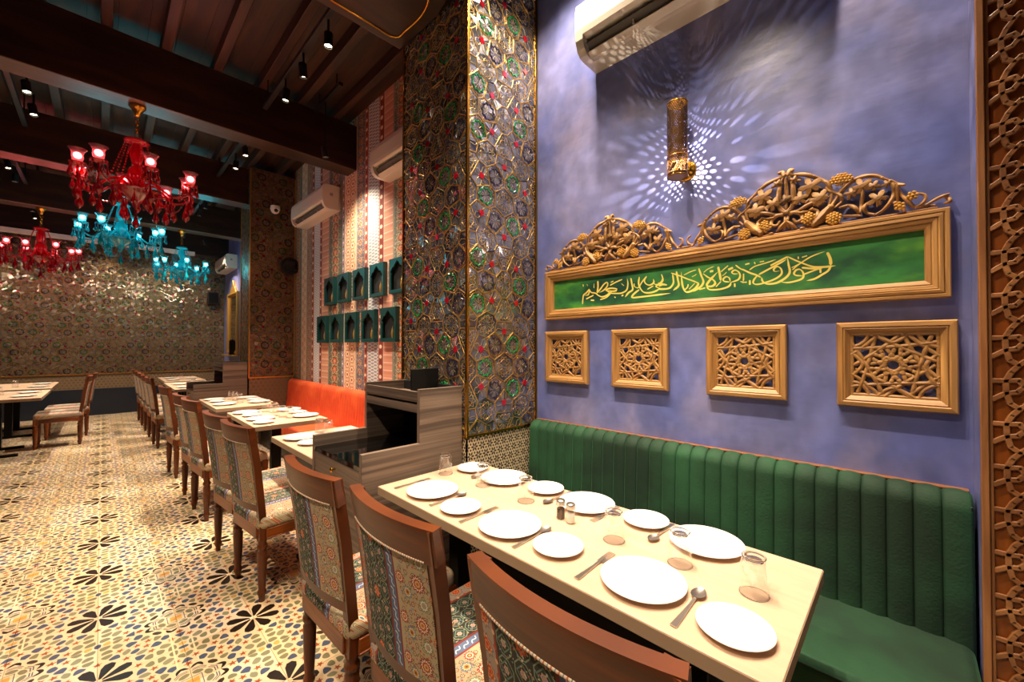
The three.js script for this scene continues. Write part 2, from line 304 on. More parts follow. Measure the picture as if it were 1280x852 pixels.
// chair fabric: woven bands
const rosette = (x, cx, cy, r, n, cols) => { cols.forEach((c, i) => { x.fillStyle = c; const q = r * (1 - i / cols.length); x.beginPath(); for (let k = 0; k < n * 2; k++) { const rr = k % 2 ? q * 0.72 : q, a = k * Math.PI / n; x.lineTo(cx + rr * Math.cos(a), cy + rr * Math.sin(a)); } x.closePath(); x.fill(); }); };
const fabricTex = canvasTex(1024, 1024, (x, W) => {           // 0.45 m across, 0.45 m up
  const f = new SeedRand(11), H = W;
  const band = (x0, x1, col) => { x.fillStyle = col; x.fillRect(x0 * W, 0, (x1 - x0) * W, H); };
  const at2 = (fn) => { for (const o of [-1, 0, 1]) { x.save(); x.translate(0, o * H); fn(); x.restore(); } };
  band(0, 0.15, '#a89482'); band(0.15, 0.17, '#8a3a24'); band(0.17, 0.57, '#2e2e26'); band(0.55, 0.57, '#7a2d22'); band(0.57, 0.64, '#5c6c8c'); band(0.64, 0.655, '#8a3028'); band(0.655, 1, '#b9a684');
  at2(() => {
    for (let i = 0; i < 7; i++) rosette(x, 0.072 * W, (i + 0.5) * H / 7, 66, 9, ['#76767c', '#dfa06a', '#b0341e', '#e0843e', '#b0341e']);
    for (let i = 0; i < 14; i++) { x.fillStyle = i % 2 ? '#d9b48c' : '#b24a2c'; x.beginPath(); x.arc(0.15 * W, (i + 0.5) * H / 14, 13, 0, 7); x.fill(); }
    x.lineWidth = 7;
    for (let j = 0; j < 8; j++) for (let i = 0; i < 3; i++) {
      const cx = (0.235 + i * 0.127) * W, cy = (j + (i % 2 ? 0.5 : 0)) * H / 8;
      x.strokeStyle = '#7d9478'; x.beginPath(); for (let k = 0; k <= 8; k++) x.lineTo(cx + 60 * Math.cos(k * Math.PI / 4 + 0.39), cy + 62 * Math.sin(k * Math.PI / 4 + 0.39)); x.stroke();
      x.strokeStyle = '#5f7d70'; x.beginPath(); for (let k = 0; k <= 4; k++) x.lineTo(cx + 44 * Math.cos(k * Math.PI / 2), cy + 44 * Math.sin(k * Math.PI / 2)); x.stroke();
      if (i === 1 && j % 3 === 1) rosette(x, cx, cy, 46, 8, ['#d8552a', '#e98a4c', '#b03a1c', '#f0c080']);
      else rosette(x, cx, cy, 24, 6, ['#c9a27c', '#7d8ea0', '#d98450']);
    }
    for (let i = 0; i < 380; i++) { x.fillStyle = ['#c99a70', '#7f93a4', '#b0b49a', '#a5563a', '#dfc9a4'][Math.floor(f.n() * 5)]; const q = 3 + 6 * f.n(); x.beginPath(); x.ellipse((0.18 + 0.36 * f.n()) * W, f.n() * H, q, q * 0.6, f.n() * 3, 0, 7); x.fill(); }
    x.strokeStyle = '#cfd6dc'; x.lineWidth = 9; for (let j = 0; j < 14; j++) { x.beginPath(); x.moveTo(0.582 * W, (j + 0.1) * H / 14); x.bezierCurveTo(0.645 * W, (j + 0.3) * H / 14, 0.565 * W, (j + 0.6) * H / 14, 0.628 * W, (j + 0.9) * H / 14); x.stroke(); }
    x.fillStyle = '#8e6a52'; for (let j = 0; j < 700; j++) { x.fillStyle = ['#8896a0', '#a0704c', '#6f7c62', '#b8543a'][j % 4]; x.beginPath(); x.arc((0.69 + 0.3 * f.n()) * W, f.n() * H, 3 + 5 * f.n(), 0, 7); x.fill(); }
    for (let j = 0; j < 16; j++) for (let i = 0; i < 5; i++) rosette(x, (0.705 + 0.062 * i + (j % 2) * 0.03) * W, (j + 0.5) * H / 16, 19, 6, [['#7a4a2c', '#d8c49a', '#66788c'], ['#5f6c50', '#d8c49a', '#a8543a'], ['#8a3a2a', '#d8c49a', '#7d8a6a']][(i + j) % 3]);
    for (let j = 0; j < 4; j++) {
      rosette(x, 0.86 * W, (j + 0.3) * H / 4, 62, 14, ['#8e1f1c', '#e5d8b8', '#a82a22', '#dcb878', '#c0622c']);
      rosette(x, 0.70 * W, (j + 0.32) * H / 4, 44, 12, ['#9a2a22', '#e5d8b8', '#b8402c', '#dcb878']);
      rosette(x, 0.76 * W, (j + 0.62) * H / 4, 46, 10, ['#66788c', '#d9c8a0', '#c98a3c', '#7a4a2c']);
      rosette(x, 0.89 * W, (j + 0.78) * H / 4, 46, 10, ['#7d8a6a', '#e5d8b8', '#8ea0a8', '#d0964a']);
      rosette(x, 0.97 * W, (j + 0.55) * H / 4, 34, 8, ['#c0622c', '#e5d8b8', '#66788c']);
    }
  });
  for (let y = 0; y < H; y += 4) { x.fillStyle = 'rgba(30,20,10,0.10)'; x.fillRect(0, y, W, 1); }
}, true, 1 / 0.45, 1 / 0.45);
M.fabric = phy({ map: fabricTex, roughness: 0.85, bumpMap: fineBump, bumpScale: 0.0005, sheen: 0.15 });
M.piping = std({ map: canvasTex(128, 64, (x) => { x.fillStyle = '#d8c4a4'; x.fillRect(0, 0, 128, 64); x.fillStyle = '#b0623c'; x.fillRect(0, 0, 26, 64); x.fillStyle = '#6c7484'; x.fillRect(70, 0, 18, 64); }, true, 24, 1), roughness: 0.7 });

// wallpaper of vertical patterned bands; 4.3 m wide
const wallpaperTex = canvasTex(2048, 1024, (x, W, H) => {
  const f = new SeedRand(23);
  const motif = [
    (c, w) => { for (let j = 0; j < 15; j++) rosette(x, c, (j + 0.5) * H / 15, w * 0.3, 8, ['#c8a27a', '#55604e', '#d8602c', '#c9a27a']); for (let j = 0; j < 420; j++) { x.fillStyle = ['#b4b6a8', '#4a5450', '#c89878'][j % 3]; x.fillRect(c + (f.n() - 0.5) * w * 0.95, f.n() * H, 6, 8); } },
    (c, w) => { for (let j = 0; j < 26; j++) rosette(x, c + (j % 2 ? 0.18 : -0.18) * w, (j + 0.5) * H / 26, w * 0.24, 6, ['#c98458', '#f0dcc0', '#a05a3a']); },
    (c, w) => { x.strokeStyle = '#e8e2d8'; x.lineWidth = 5; for (let j = -2; j < 46; j++) for (const s of [-1, 1]) { x.beginPath(); x.moveTo(c - s * w / 2, j * H / 45); x.lineTo(c + s * w / 2, (j + 1.9) * H / 45); x.stroke(); } },
    (c, w) => { for (let j = 0; j < 30; j++) { x.fillStyle = j % 2 ? '#e6cdb0' : '#7a2a22'; x.beginPath(); x.arc(c, (j + 0.5) * H / 30, w * 0.28, 0, 7); x.fill(); } },
    (c, w) => { for (let j = 0; j < 60; j++) { x.fillStyle = ['#d4997a', '#e2bfa0', '#c48a70'][j % 3]; x.fillRect(c - w / 2, j * H / 60, w, H / 130); } },
  ];
  let z = 0; const bands = [['#6f7868', 0, 0.30], ['#e2c8a8', 1, 0.22], ['#9a7a68', 0, 0.2], ['#a8542f', 3, 0.08], ['#b9bec4', 2, 0.22], ['#8a3a2c', 3, 0.07], ['#cf9c7c', 4, 0.24], ['#6a6e5c', 0, 0.42], ['#8a86a4', 3, 0.06], ['#e0c2a0', 1, 0.34], ['#6b6470', 0, 0.2], ['#9a4a38', 3, 0.08], ['#8d94a2', 2, 0.26], ['#803428', 3, 0.1], ['#d0907c', 4, 0.2]];
  while (z < 4.3) for (const [col, m, w] of bands) { const x0 = z / 4.3 * W, ww = w / 4.3 * W; x.fillStyle = col; x.fillRect(x0, 0, ww + 1, H); x.save(); x.beginPath(); x.rect(x0, 0, ww, H); x.clip(); motif[m](x0 + ww / 2, ww); x.restore(); x.fillStyle = 'rgba(70,50,70,0.8)'; x.fillRect(x0, 0, 3, H); x.fillStyle = 'rgba(235,215,190,0.9)'; x.fillRect(x0 + 4, 0, 3, H); z += w; }
}, true, 1 / 4.3, 1 / 1.6);
M.wallpaper = std({ map: wallpaperTex, roughness: 0.6 });

// dado print: pale ground with dark lozenges on a honeycomb, a few red ones
const dadoTex = canvasTex(512, 886, (x, W, H) => {            // one cell 0.14 m wide
  x.fillStyle = '#d9c6a2'; x.fillRect(0, 0, W, H); const a = W / 2;
  const leaf = (cx, cy, t, l, w, c) => { x.save(); x.translate(cx, cy); x.rotate(t); x.fillStyle = c; x.beginPath(); x.moveTo(-l, 0); x.quadraticCurveTo(0, -w * 1.5, l, 0); x.quadraticCurveTo(0, w * 1.5, -l, 0); x.fill(); x.restore(); };
  for (let j = -2; j < 6; j++) for (let i = -1; i < 4; i++) {
    const cx = i * a + (j % 2 ? a / 2 : 0), cy = j * a * 0.866;
    for (let k = 0; k < 6; k++) leaf(cx + 0.27 * a * Math.cos(k * Math.PI / 3), cy + 0.27 * a * Math.sin(k * Math.PI / 3), k * Math.PI / 3, 50, 34, '#33221a');
    for (let k = 0; k < 3; k++) leaf(cx + 0.5 * a * Math.cos(k * Math.PI / 3 + Math.PI / 6) * 1.155 / 1, cy + 0.5 * a * Math.sin(k * Math.PI / 3 + Math.PI / 6) * 1.155, k * Math.PI / 3 + Math.PI / 6, 34, 34, '#4a2a1c');
    if (((i + 9) * 2 + j) % 4 === 0) { x.fillStyle = '#a8482c'; x.beginPath(); x.arc(cx, cy, 14, 0, 7); x.fill(); }
  }
}, true, 1 / 0.12, 1 / 0.2079);
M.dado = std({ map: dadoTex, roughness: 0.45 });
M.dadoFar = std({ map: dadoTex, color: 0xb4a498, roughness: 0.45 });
// ------------------------------------------------------------------ mirror mosaic: a hexagonal net of rosettes, six stars and six red squares round each
const MW = 0.6, MH = 0.6 * Math.sqrt(3), V0 = 1.0295;          // one repeat; V0 is the height of its lower edge
const mosaic = (() => {
  const P = [], dir = (a) => [Math.cos(a * Math.PI / 180), Math.sin(a * Math.PI / 180)];
  for (const [cx, cy] of [[0.3, 0.26], [0, 0.26 + MH / 2]]) {
    P.push({ x: cx, y: cy, t: 'rose', a: 0 });
    for (let k = 0; k < 6; k++) {
      let d = dir(60 * k); P.push({ x: cx + 0.16 * d[0], y: cy + 0.16 * d[1], t: k % 2 ? 'green' : 'plum', a: 60 * k });
      d = dir(30 + 60 * k); P.push({ x: cx + 0.222 * d[0], y: cy + 0.222 * d[1], t: 'red', a: 30 + 60 * k });
    }
    for (const k of [0, 1, 2]) { const d = dir(60 * k); P.push({ x: cx + 0.3 * d[0], y: cy + 0.3 * d[1], t: 'rose', a: 0 }); }
    for (const k of [0, 1]) { const d = dir(30 + 60 * k); P.push({ x: cx + 0.3464 * d[0], y: cy + 0.3464 * d[1], t: 'rose', a: 30 }); }
  }
  for (const p of P) { p.x = ((p.x % MW) + MW) % MW; p.y = ((p.y % MH) + MH) % MH; }
  voronoi(P, MW, MH, 0.3).forEach((c, i) => { P[i].cell = c; });
  const lines = [];                                           // [x0, y0, x1, y1, width, kind]
  const loop = (x, y, r, n, a0, w, k) => { for (let i = 0; i < n; i++) { const a = a0 + i * 2 * Math.PI / n, b = a + 2 * Math.PI / n; lines.push([x + r * Math.cos(a), y + r * Math.sin(a), x + r * Math.cos(b), y + r * Math.sin(b), w, k]); } };
  for (const p of P) {
    if (p.t === 'rose') loop(p.x, p.y, 0.05, 6, p.a ? 0 : Math.PI / 6, 0.004, 'gold'); if (p.t === 'green' || p.t === 'plum') loop(p.x, p.y, 0.069, 10, p.a * Math.PI / 180, 0.0034, 'gold');
    const c = p.cell, n = c.length;
    for (let i = 0; i < n; i++) {
      const a = c[i], b = c[(i + 1) % n]; if (Math.hypot(a[0] - b[0], a[1] - b[1]) < 0.004) continue;
      if (p.x * 7 + p.y < (a[0] + b[0] - p.x) * 7 + (a[1] + b[1] - p.y)) lines.push([...a, ...b, 0.0072, 'gold']);
    }
    const reach = (an, f) => {                                // distance from the point to the cell's edge
      const d = [Math.cos(an), Math.sin(an)]; let best = 0.2;
      for (let i = 0; i < n; i++) { const a = c[i], b = c[(i + 1) % n], ex = b[0] - a[0], ey = b[1] - a[1], den = d[0] * ey - d[1] * ex; if (Math.abs(den) < 1e-9) continue; const t = ((a[0] - p.x) * ey - (a[1] - p.y) * ex) / den; if (t > 0) best = Math.min(best, t); }
      return best * f;
    };
    const N = p.t === 'red' ? 4 : p.t === 'rose' ? 12 : 10;
    for (let k = 0; k < N; k++) {
      const an = (p.a * Math.PI / 180) + k * 2 * Math.PI / N, d = [Math.cos(an), Math.sin(an)];
      const r0 = p.t === 'red' ? 0.018 : p.t === 'rose' ? 0.016 : 0.011, r1 = p.t === 'rose' ? reach(an, 0.62) : p.t === 'red' ? reach(an, 0.98) : 0.041;
      if (p.t === 'red') { const e = an + Math.PI / 4; for (const s of [-1, 1]) { const w = 0.013 * s; lines.push([p.x + d[0] * r0 - d[1] * w, p.y + d[1] * r0 + d[0] * w, p.x + d[0] * r1 * 0.7 - d[1] * w * 1.5, p.y + d[1] * r1 * 0.7 + d[0] * w * 1.5, 0.0035, 'pale']); lines.push([p.x + d[0] * r1 * 0.7 - d[1] * w * 1.5, p.y + d[1] * r1 * 0.7 + d[0] * w * 1.5, p.x + d[0] * r1, p.y + d[1] * r1, 0.0035, 'pale']); } }
      else lines.push([p.x + d[0] * r0, p.y + d[1] * r0, p.x + d[0] * r1, p.y + d[1] * r1, 0.002, 'pale']);
      if (p.t === 'rose') { const am = an + Math.PI / N, rm = reach(am, 0.8), an2 = an + 2 * Math.PI / N, r2 = reach(an2, 0.62); lines.push([p.x + d[0] * r1, p.y + d[1] * r1, p.x + Math.cos(am) * rm, p.y + Math.sin(am) * rm, 0.003, 'pale']); lines.push([p.x + Math.cos(am) * rm, p.y + Math.sin(am) * rm, p.x + Math.cos(an2) * r2, p.y + Math.sin(an2) * r2, 0.003, 'pale']); }
      else if (p.t !== 'red') { const am = an + Math.PI / N; lines.push([p.x + Math.cos(am) * 0.058, p.y + Math.sin(am) * 0.058, p.x + Math.cos(am) * reach(am, 1), p.y + Math.sin(am) * reach(am, 1), 0.003, 'gold']); }
    }
  }
  return { P, lines };
})();
const STAR_N = 10;
const starRing = (r0, r1, dn) => { const a = []; for (let k = 0; k < 2 * STAR_N; k++) { const r = k % 2 ? r0 : r1, t = k * Math.PI / STAR_N; a.push([r * Math.cos(t), r * Math.sin(t)]); } return a; };
function drawMosaic(x, W, H, normals) {
  const f = new SeedRand(31); x.fillStyle = normals ? 'rgb(128,128,255)' : '#8c8a92'; x.fillRect(0, 0, W, H);
  x.save(); x.translate(0, H); x.scale(W / MW, -H / MH);
  const each = (fn) => { for (const i of [-1, 0, 1]) for (const j of [-1, 0, 1]) { x.save(); x.translate(i * MW, j * MH); fn(); x.restore(); } };
  for (const p of mosaic.P) {
    const n = p.t === 'red' ? 8 : 12, cols = [];
    for (let k = 0; k < n; k++) { const g = f.n(), a = f.n() * 6.283, t = 18 + 16 * f.n(), q = 104 + 60 * g; cols.push(normals ? `rgb(${128 + t * Math.cos(a) | 0},${128 + t * Math.sin(a) | 0},250)` : `rgb(${q | 0},${q * 0.95 | 0},${q * (0.88 + 0.1 * f.n()) | 0})`); }
    each(() => {
      x.save(); x.beginPath(); p.cell.forEach((v) => x.lineTo(...v)); x.closePath(); x.clip();
      for (let k = 0; k < n; k++) { const a = p.a * Math.PI / 180 + k * 2 * Math.PI / n, b = a + 2 * Math.PI / n + 0.01; x.fillStyle = cols[k]; x.beginPath(); x.moveTo(p.x, p.y); x.lineTo(p.x + 0.3 * Math.cos(a), p.y + 0.3 * Math.sin(a)); x.lineTo(p.x + 0.3 * Math.cos(b), p.y + 0.3 * Math.sin(b)); x.closePath(); x.fill(); }
      x.restore();
    });
  }
  const lineCol = normals ? { gold: 'rgb(128,128,255)', pale: 'rgb(128,128,255)' } : { gold: '#bc9048', pale: '#cdb27a' };
  each(() => { for (const [a, b, c, d, w, k] of mosaic.lines) { x.strokeStyle = lineCol[k]; x.lineWidth = w * 1.45; x.beginPath(); x.moveTo(a, b); x.lineTo(c, d); x.stroke(); } });
  if (!normals) for (const p of mosaic.P) each(() => {
    x.save(); x.translate(p.x, p.y); x.rotate(p.a * Math.PI / 180);
    if (p.t === 'red') { x.fillStyle = '#a01522'; x.fillRect(-0.017, -0.017, 0.034, 0.034); }
    if (p.t === 'green' || p.t === 'plum') { x.strokeStyle = p.t === 'green' ? '#0f7a34' : '#2c1a36'; x.lineWidth = 0.0085; x.beginPath(); starRing(0.042, 0.053).forEach((v) => x.lineTo(...v)); x.closePath(); x.stroke(); }
    x.restore();
  });
  x.restore();
}
const mosaicMap = canvasTex(700, 1212, (x, W, H) => drawMosaic(x, W, H, false), true, 1 / MW, 1 / MH);
const mosaicNormal = canvasTex(700, 1212, (x, W, H) => drawMosaic(x, W, H, true), false, 1 / MW, 1 / MH);
M.mosaicFar = std({ map: mosaicMap, normalMap: mosaicNormal, color: 0xb9b2a8, metalness: 0.6, roughness: 0.28 });
M.mirror = std({ map: canvasTex(700, 1212, (x, W, H) => { const f = new SeedRand(31); x.fillStyle = '#8c8a92'; x.fillRect(0, 0, W, H); x.translate(0, H); x.scale(W / MW, -H / MH); for (const p of mosaic.P) { const n = p.t === 'red' ? 8 : 12; const cols = []; for (let k = 0; k < n; k++) { const q = 104 + 60 * f.n(); cols.push(`rgb(${q | 0},${q | 0},${q * 1.05 | 0})`); } for (const i of [-1, 0, 1]) for (const j of [-1, 0, 1]) { x.save(); x.translate(i * MW, j * MH); x.beginPath(); p.cell.forEach((v) => x.lineTo(...v)); x.closePath(); x.clip(); for (let k = 0; k < n; k++) { const a = p.a * Math.PI / 180 + k * 2 * Math.PI / n, b = a + 2 * Math.PI / n + 0.01; x.fillStyle = cols[k]; x.beginPath(); x.moveTo(p.x, p.y); x.lineTo(p.x + 0.3 * Math.cos(a), p.y + 0.3 * Math.sin(a)); x.lineTo(p.x + 0.3 * Math.cos(b), p.y + 0.3 * Math.sin(b)); x.closePath(); x.fill(); } x.restore(); } } }, true, 1 / MW, 1 / MH), normalMap: mosaicNormal, metalness: 0.78, roughness: 0.17 });
M.starGreen = phy({ color: 0x0d8a3a, roughness: 0.15, clearcoat: 0.6 });
M.starPlum = phy({ color: 0x2c1c34, roughness: 0.15, clearcoat: 0.6 });
M.redTile = phy({ color: 0xa01020, roughness: 0.15, clearcoat: 0.6 });
// flat sheet with uv in metres; local x across, y = height
function sheet(x0, x1, y0, y1, z, t, u0 = 0, v0 = 0) {
  const g = boxUV(new THREE.BoxGeometry(x1 - x0, y1 - y0, t)); g.translate((x0 + x1) / 2, (y0 + y1) / 2, z - t / 2);
  const p = g.attributes.position, uv = g.attributes.uv; for (let i = 0; i < p.count; i++) uv.setXY(i, p.getX(i) - u0, p.getY(i) - v0);
  return g;
}
// a panel of the mosaic built piece by piece, in a local frame (x across, y height, z outwards)
const starGeo = (() => { const s = shape2(starRing(0.0455, 0.0565)); s.holes.push(new THREE.Path(starRing(0.0392, 0.0500).map((p) => new THREE.Vector2(...p)))); return extr(s, 0.003, 0.001, 1); })();
const redGeo = bx(0.034, 0.034, 0.005, 0, 0, 0.0015, 0.0015);
function mosaicPanel(parent, pos, turn, x0, x1, y0, y1, u0) {            // u0: pattern coordinate at x = 0
  const panel = part(parent, 'mosaic_panel', sheet(x0, x1, y0, y1, 0, 0.008, -u0, V0), M.mirror, 'panel of small mirror pieces set between gold lines');
  panel.position.set(...pos); panel.rotation.y = turn;
  const clip = (a, b, c, d) => {
    let t0 = 0, t1 = 1; const dx = c - a, dy = d - b;
    for (const [p, q] of [[-dx, a - x0], [dx, x1 - a], [-dy, b - y0], [dy, y1 - b]]) { if (Math.abs(p) < 1e-9) { if (q < 0) return null; } else { const r = q / p; if (p < 0) { if (r > t1) return null; t0 = Math.max(t0, r); } else { if (r < t0) return null; t1 = Math.min(t1, r); } } }
    return [a + dx * t0, b + dy * t0, a + dx * t1, b + dy * t1];
  };
  const bars = { gold: [], pale: [] };
  for (let i = Math.floor(x0 / MW) - 1; i <= Math.ceil(x1 / MW) + 1; i++) for (let j = -2; j < 4; j++) {
    const ox = i * MW - u0 % MW, oy = j * MH + V0;
    for (const [a, b, c, d, w, k] of mosaic.lines) {
      const q = clip(a + ox, b + oy, c + ox, d + oy); if (!q) continue;
      const L = Math.hypot(q[2] - q[0], q[3] - q[1]); if (L < 0.002) continue;
      const g = new THREE.CylinderGeometry(w / 2, w / 2, L, 4, 1, true); g.rotateY(Math.PI / 4); g.scale(1, 1, 0.7); g.rotateZ(Math.atan2(q[3] - q[1], q[2] - q[0]) - Math.PI / 2); g.translate((q[0] + q[2]) / 2, (q[1] + q[3]) / 2, 0.0005); bars[k].push(g);
    }
    for (const p of mosaic.P) {
      const X = p.x + ox, Y = p.y + oy, r = p.t === 'red' ? 0.024 : 0.058;
      if (p.t === 'rose' || X < x0 + r || X > x1 - r || Y < y0 + r || Y > y1 - r) continue;
      const m = part(panel, p.t === 'red' ? 'red_tile' : 'star_tile', p.t === 'red' ? redGeo : starGeo, p.t === 'red' ? M.redTile : p.t === 'green' ? M.starGreen : M.starPlum);
      m.position.set(X, Y, 0); m.rotation.z = p.a * Math.PI / 180;
    }
  }
  const g1 = part(panel, 'gold_line', bars.gold, M.goldLine); g1.userData.kind = 'stuff';
  const g2 = part(panel, 'pale_line', bars.pale, M.paleLine); g2.userData.kind = 'stuff';
  return panel;
}
// ------------------------------------------------------------------ the room
const WX = 2.07, ZF = -11.8, ZB = 2.4, XL = -3.4, CH = 4.12;
// floor: bed, then the printed tiles laid one by one
const floor = struct('floor', b2(XL - 0.2, WX + 0.2, -0.2, -0.012, ZF - 0.2, ZB + 0.2, 0), M.grout);
{
  const T = CELL / 2, gap = 0.0012;
  const tileGeo = (qx, qz) => {                                // one quarter of the printed cell
    const h = T / 2 - gap / 2, c = 0.0012, y = -0.012; const P = [], U = [];
    const uv = (x, z) => [0.5 + qx * 0.5 + 0.25 + x / CELL, 1 - (0.5 + qz * 0.5 + 0.25 + z / CELL)];
    const v = (a, b, c2) => { for (const p of [a, b, c2]) { P.push(...p); U.push(...uv(p[0], p[2])); } };
    const k = h - c, t = [[-k, 0, -k], [-k, 0, k], [k, 0, k], [k, 0, -k]], s = [[-h, -c, -h], [-h, -c, h], [h, -c, h], [h, -c, -h]], d = s.map((p) => [p[0], y, p[2]]);
    v(t[0], t[1], t[2]); v(t[0], t[2], t[3]);
    for (let i = 0; i < 4; i++) { const j = (i + 1) % 4; v(t[i], s[i], s[j]); v(t[i], s[j], t[j]); v(s[i], d[i], d[j]); v(s[i], d[j], s[j]); }
    const g = new THREE.BufferGeometry(); g.setAttribute('position', new THREE.Float32BufferAttribute(P, 3)); g.setAttribute('uv', new THREE.Float32BufferAttribute(U, 2)); g.computeVertexNormals(); return g;
  };
  const G = {}; for (const a of [0, 1]) for (const b of [0, 1]) G[a + '' + b] = tileGeo(a, b);
  const list = []; camera.updateMatrixWorld(true);
  const v = new THREE.Vector3(), inv = camera.matrixWorldInverse.copy(camera.matrixWorld).invert();
  for (let i = Math.floor(XL / T); i * T < WX; i++) for (let j = Math.floor((ZF + 3.01) / T); -3.01 + j * T < ZB; j++) {
    const x = (i + 0.5) * T, z = -3.01 + (j + 0.5) * T; if (x < XL + T / 2 || x > WX - T / 2 || z < ZF + T / 2 || z > ZB - T / 2) { list.push([x, z, i, j, 1e9]); continue; }
    v.set(x, 0, z).applyMatrix4(inv); const dep = -v.z, sx = v.x / dep * 500, sy = v.y / dep * 500;
    const seen = dep > 0.3 && Math.abs(sx) < 690 && Math.abs(sy) < 470 && x < 1.0;
    list.push([x, z, i, j, seen ? dep : 1e6 + Math.abs(x) + Math.abs(z)]);
  }
  list.sort((a, b) => a[4] - b[4]);
  const rest = [[], [], []], mod = (n) => ((n % 2) + 2) % 2;
  list.forEach(([x, z, i, j, dep], n) => {
    const g = G[mod(i) + '' + mod(j)], m = Math.floor(rnd() * 3);
    if (n < 300) { const t = part(floor, 'tile', g, M.floor[m]); t.position.set(x, (rnd() - 0.5) * 0.0004, z); }
    else rest[m].push(prep(g.clone()).translate(x, 0, z));
  });
  const all = part(floor, 'tile_field', rest.flat(), M.floor[0]); all.userData.kind = 'stuff';
}
// right wall: masonry, then plaster in the near bay and beyond the second pillar, wallpaper between the pillars
const turnR = -Math.PI / 2;                                     // local x -> +z, local z -> towards the room
const wallR = struct('wall_right', b2(WX + 0.012, WX + 0.25, -0.1, CH + 0.2, ZF - 0.2, ZB + 0.2, 0), M.paint);
const onWall = (g, x = WX) => { g.rotateY(turnR); g.translate(x, 0, 0); return g; };
part(wallR, 'plaster_panel', onWall(sheet(-1.78, 0.17, 0, CH, 0, 0.012)), M.plaster);
part(wallR, 'wallpaper', onWall(sheet(-6.72, -2.45, 0, CH, 0, 0.012, -6.72, 0)), M.wallpaper);
part(wallR, 'plaster_panel', onWall(sheet(ZF, -7.2, 0, CH, 0, 0.012)), M.plaster);
part(wallR, 'plaster_panel', onWall(sheet(0.7, ZB, 0, CH, 0, 0.012)), M.plaster);
struct('trim_2', b2(WX - 0.03, WX, 0.930, 0.937, -1.765, 0.155, 0.002, 'z'), M.latticeWood);
// far wall: mosaic, dado print, dark plinth
const wallF = struct('wall_far', b2(XL - 0.25, WX + 0.25, -0.1, CH + 0.2, ZF - 0.25, ZF - 0.012, 0), M.paint);
part(wallF, 'mosaic_panel', moved(sheet(XL, WX, 0.845, 3.62, 0, 0.012, 0.2, V0), 0, 0, ZF), M.mosaicFar, 'mirror mosaic of stars covering the far wall');
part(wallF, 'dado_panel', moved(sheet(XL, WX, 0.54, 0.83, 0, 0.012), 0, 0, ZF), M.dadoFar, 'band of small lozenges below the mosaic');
part(wallF, 'plinth_panel', moved(sheet(XL, WX, 0, 0.54, 0.01, 0.02), 0, 0, ZF), M.navy, 'dark blue grey plinth');
part(wallF, 'trim', b2(XL, WX, 0.828, 0.848, ZF - 0.005, ZF + 0.02, 0.003), M.oldBrass);
part(wallF, 'upper_panel', moved(sheet(XL, WX, 3.62, CH, 0, 0.012), 0, 0, ZF), M.beamWood);
// walls never seen, left and behind
const wallL = struct('wall_left', b2(XL - 0.25, XL, -0.1, CH + 0.2, ZF - 0.2, ZB + 0.2, 0), M.plaster);
const wallB = struct('wall_back', b2(XL - 0.25, WX + 0.25, -0.1, CH + 0.2, ZB, ZB + 0.25, 0), M.plaster);
// ceiling: boards, joists along the room, deep beams across it, the boxed soffit over the first pillar
const ceiling = struct('ceiling', b2(XL - 0.25, WX + 0.25, CH + 0.03, CH + 0.25, ZF - 0.25, ZB + 0.25, 0), M.ceilWood);
const boardW = 0.1825;
for (let i = 0; i < 30; i++) { const x = XL + i * boardW; part(ceiling, 'board', b2(x + 0.0006, Math.min(WX, x + boardW) - 0.0006, CH, CH + 0.03, ZF, ZB, 0.001, 'z'), M.ceilWood); }
for (let i = -9; i <= 5; i++) part(ceiling, 'joist', b2(i * 0.367 - 0.035, i * 0.367 + 0.035, 4.0, CH, ZF, ZB, 0.006, 'z'), M.ceilWood);
for (const [z, w] of [[-4.7, 0.24], [-6.95, 0.26], [-9.25, 0.26], [-11.55, 0.3], [0.5, 0.3]]) part(ceiling, 'beam', b2(XL, WX, 3.48, 4.0, z - w / 2, z + w / 2, 0.008, 'x'), M.beamWood);
{
  const outline = (d) => { const s = new THREE.Shape(), x1 = 1.47 - d, z0 = 1.86 + d, z1 = 2.53 - d; s.moveTo(XL, z0); s.lineTo(x1 - 0.18, z0); s.quadraticCurveTo(x1, z0 + 0.02, x1 - 0.005, z0 + 0.3); s.lineTo(x1 - 0.02, z1); s.lineTo(XL, z1); s.closePath(); return s; };
  const s = outline(0.0); const g = extr(s, 0.46, 0.01, 2); g.rotateX(-Math.PI / 2); g.translate(0, 3.52, 0);
  const so = part(ceiling, 'soffit', boxUV(g, 'x'), M.beamWood, 'boxed brown soffit with a rounded end and a gold line');
  const pts = outline(0.075).getSpacedPoints(160).filter((p) => p.x > XL + 0.02).map((p) => [p.x, 3.508, -p.y]);
  part(so, 'gold_inlay', tube(pts, 0.0075, 300, 6, false), M.brass);
}
struct('trim_1', b2(-1.3, 1.42, 3.42, 3.5, -11.36, -11.24, 0.006), M.white);
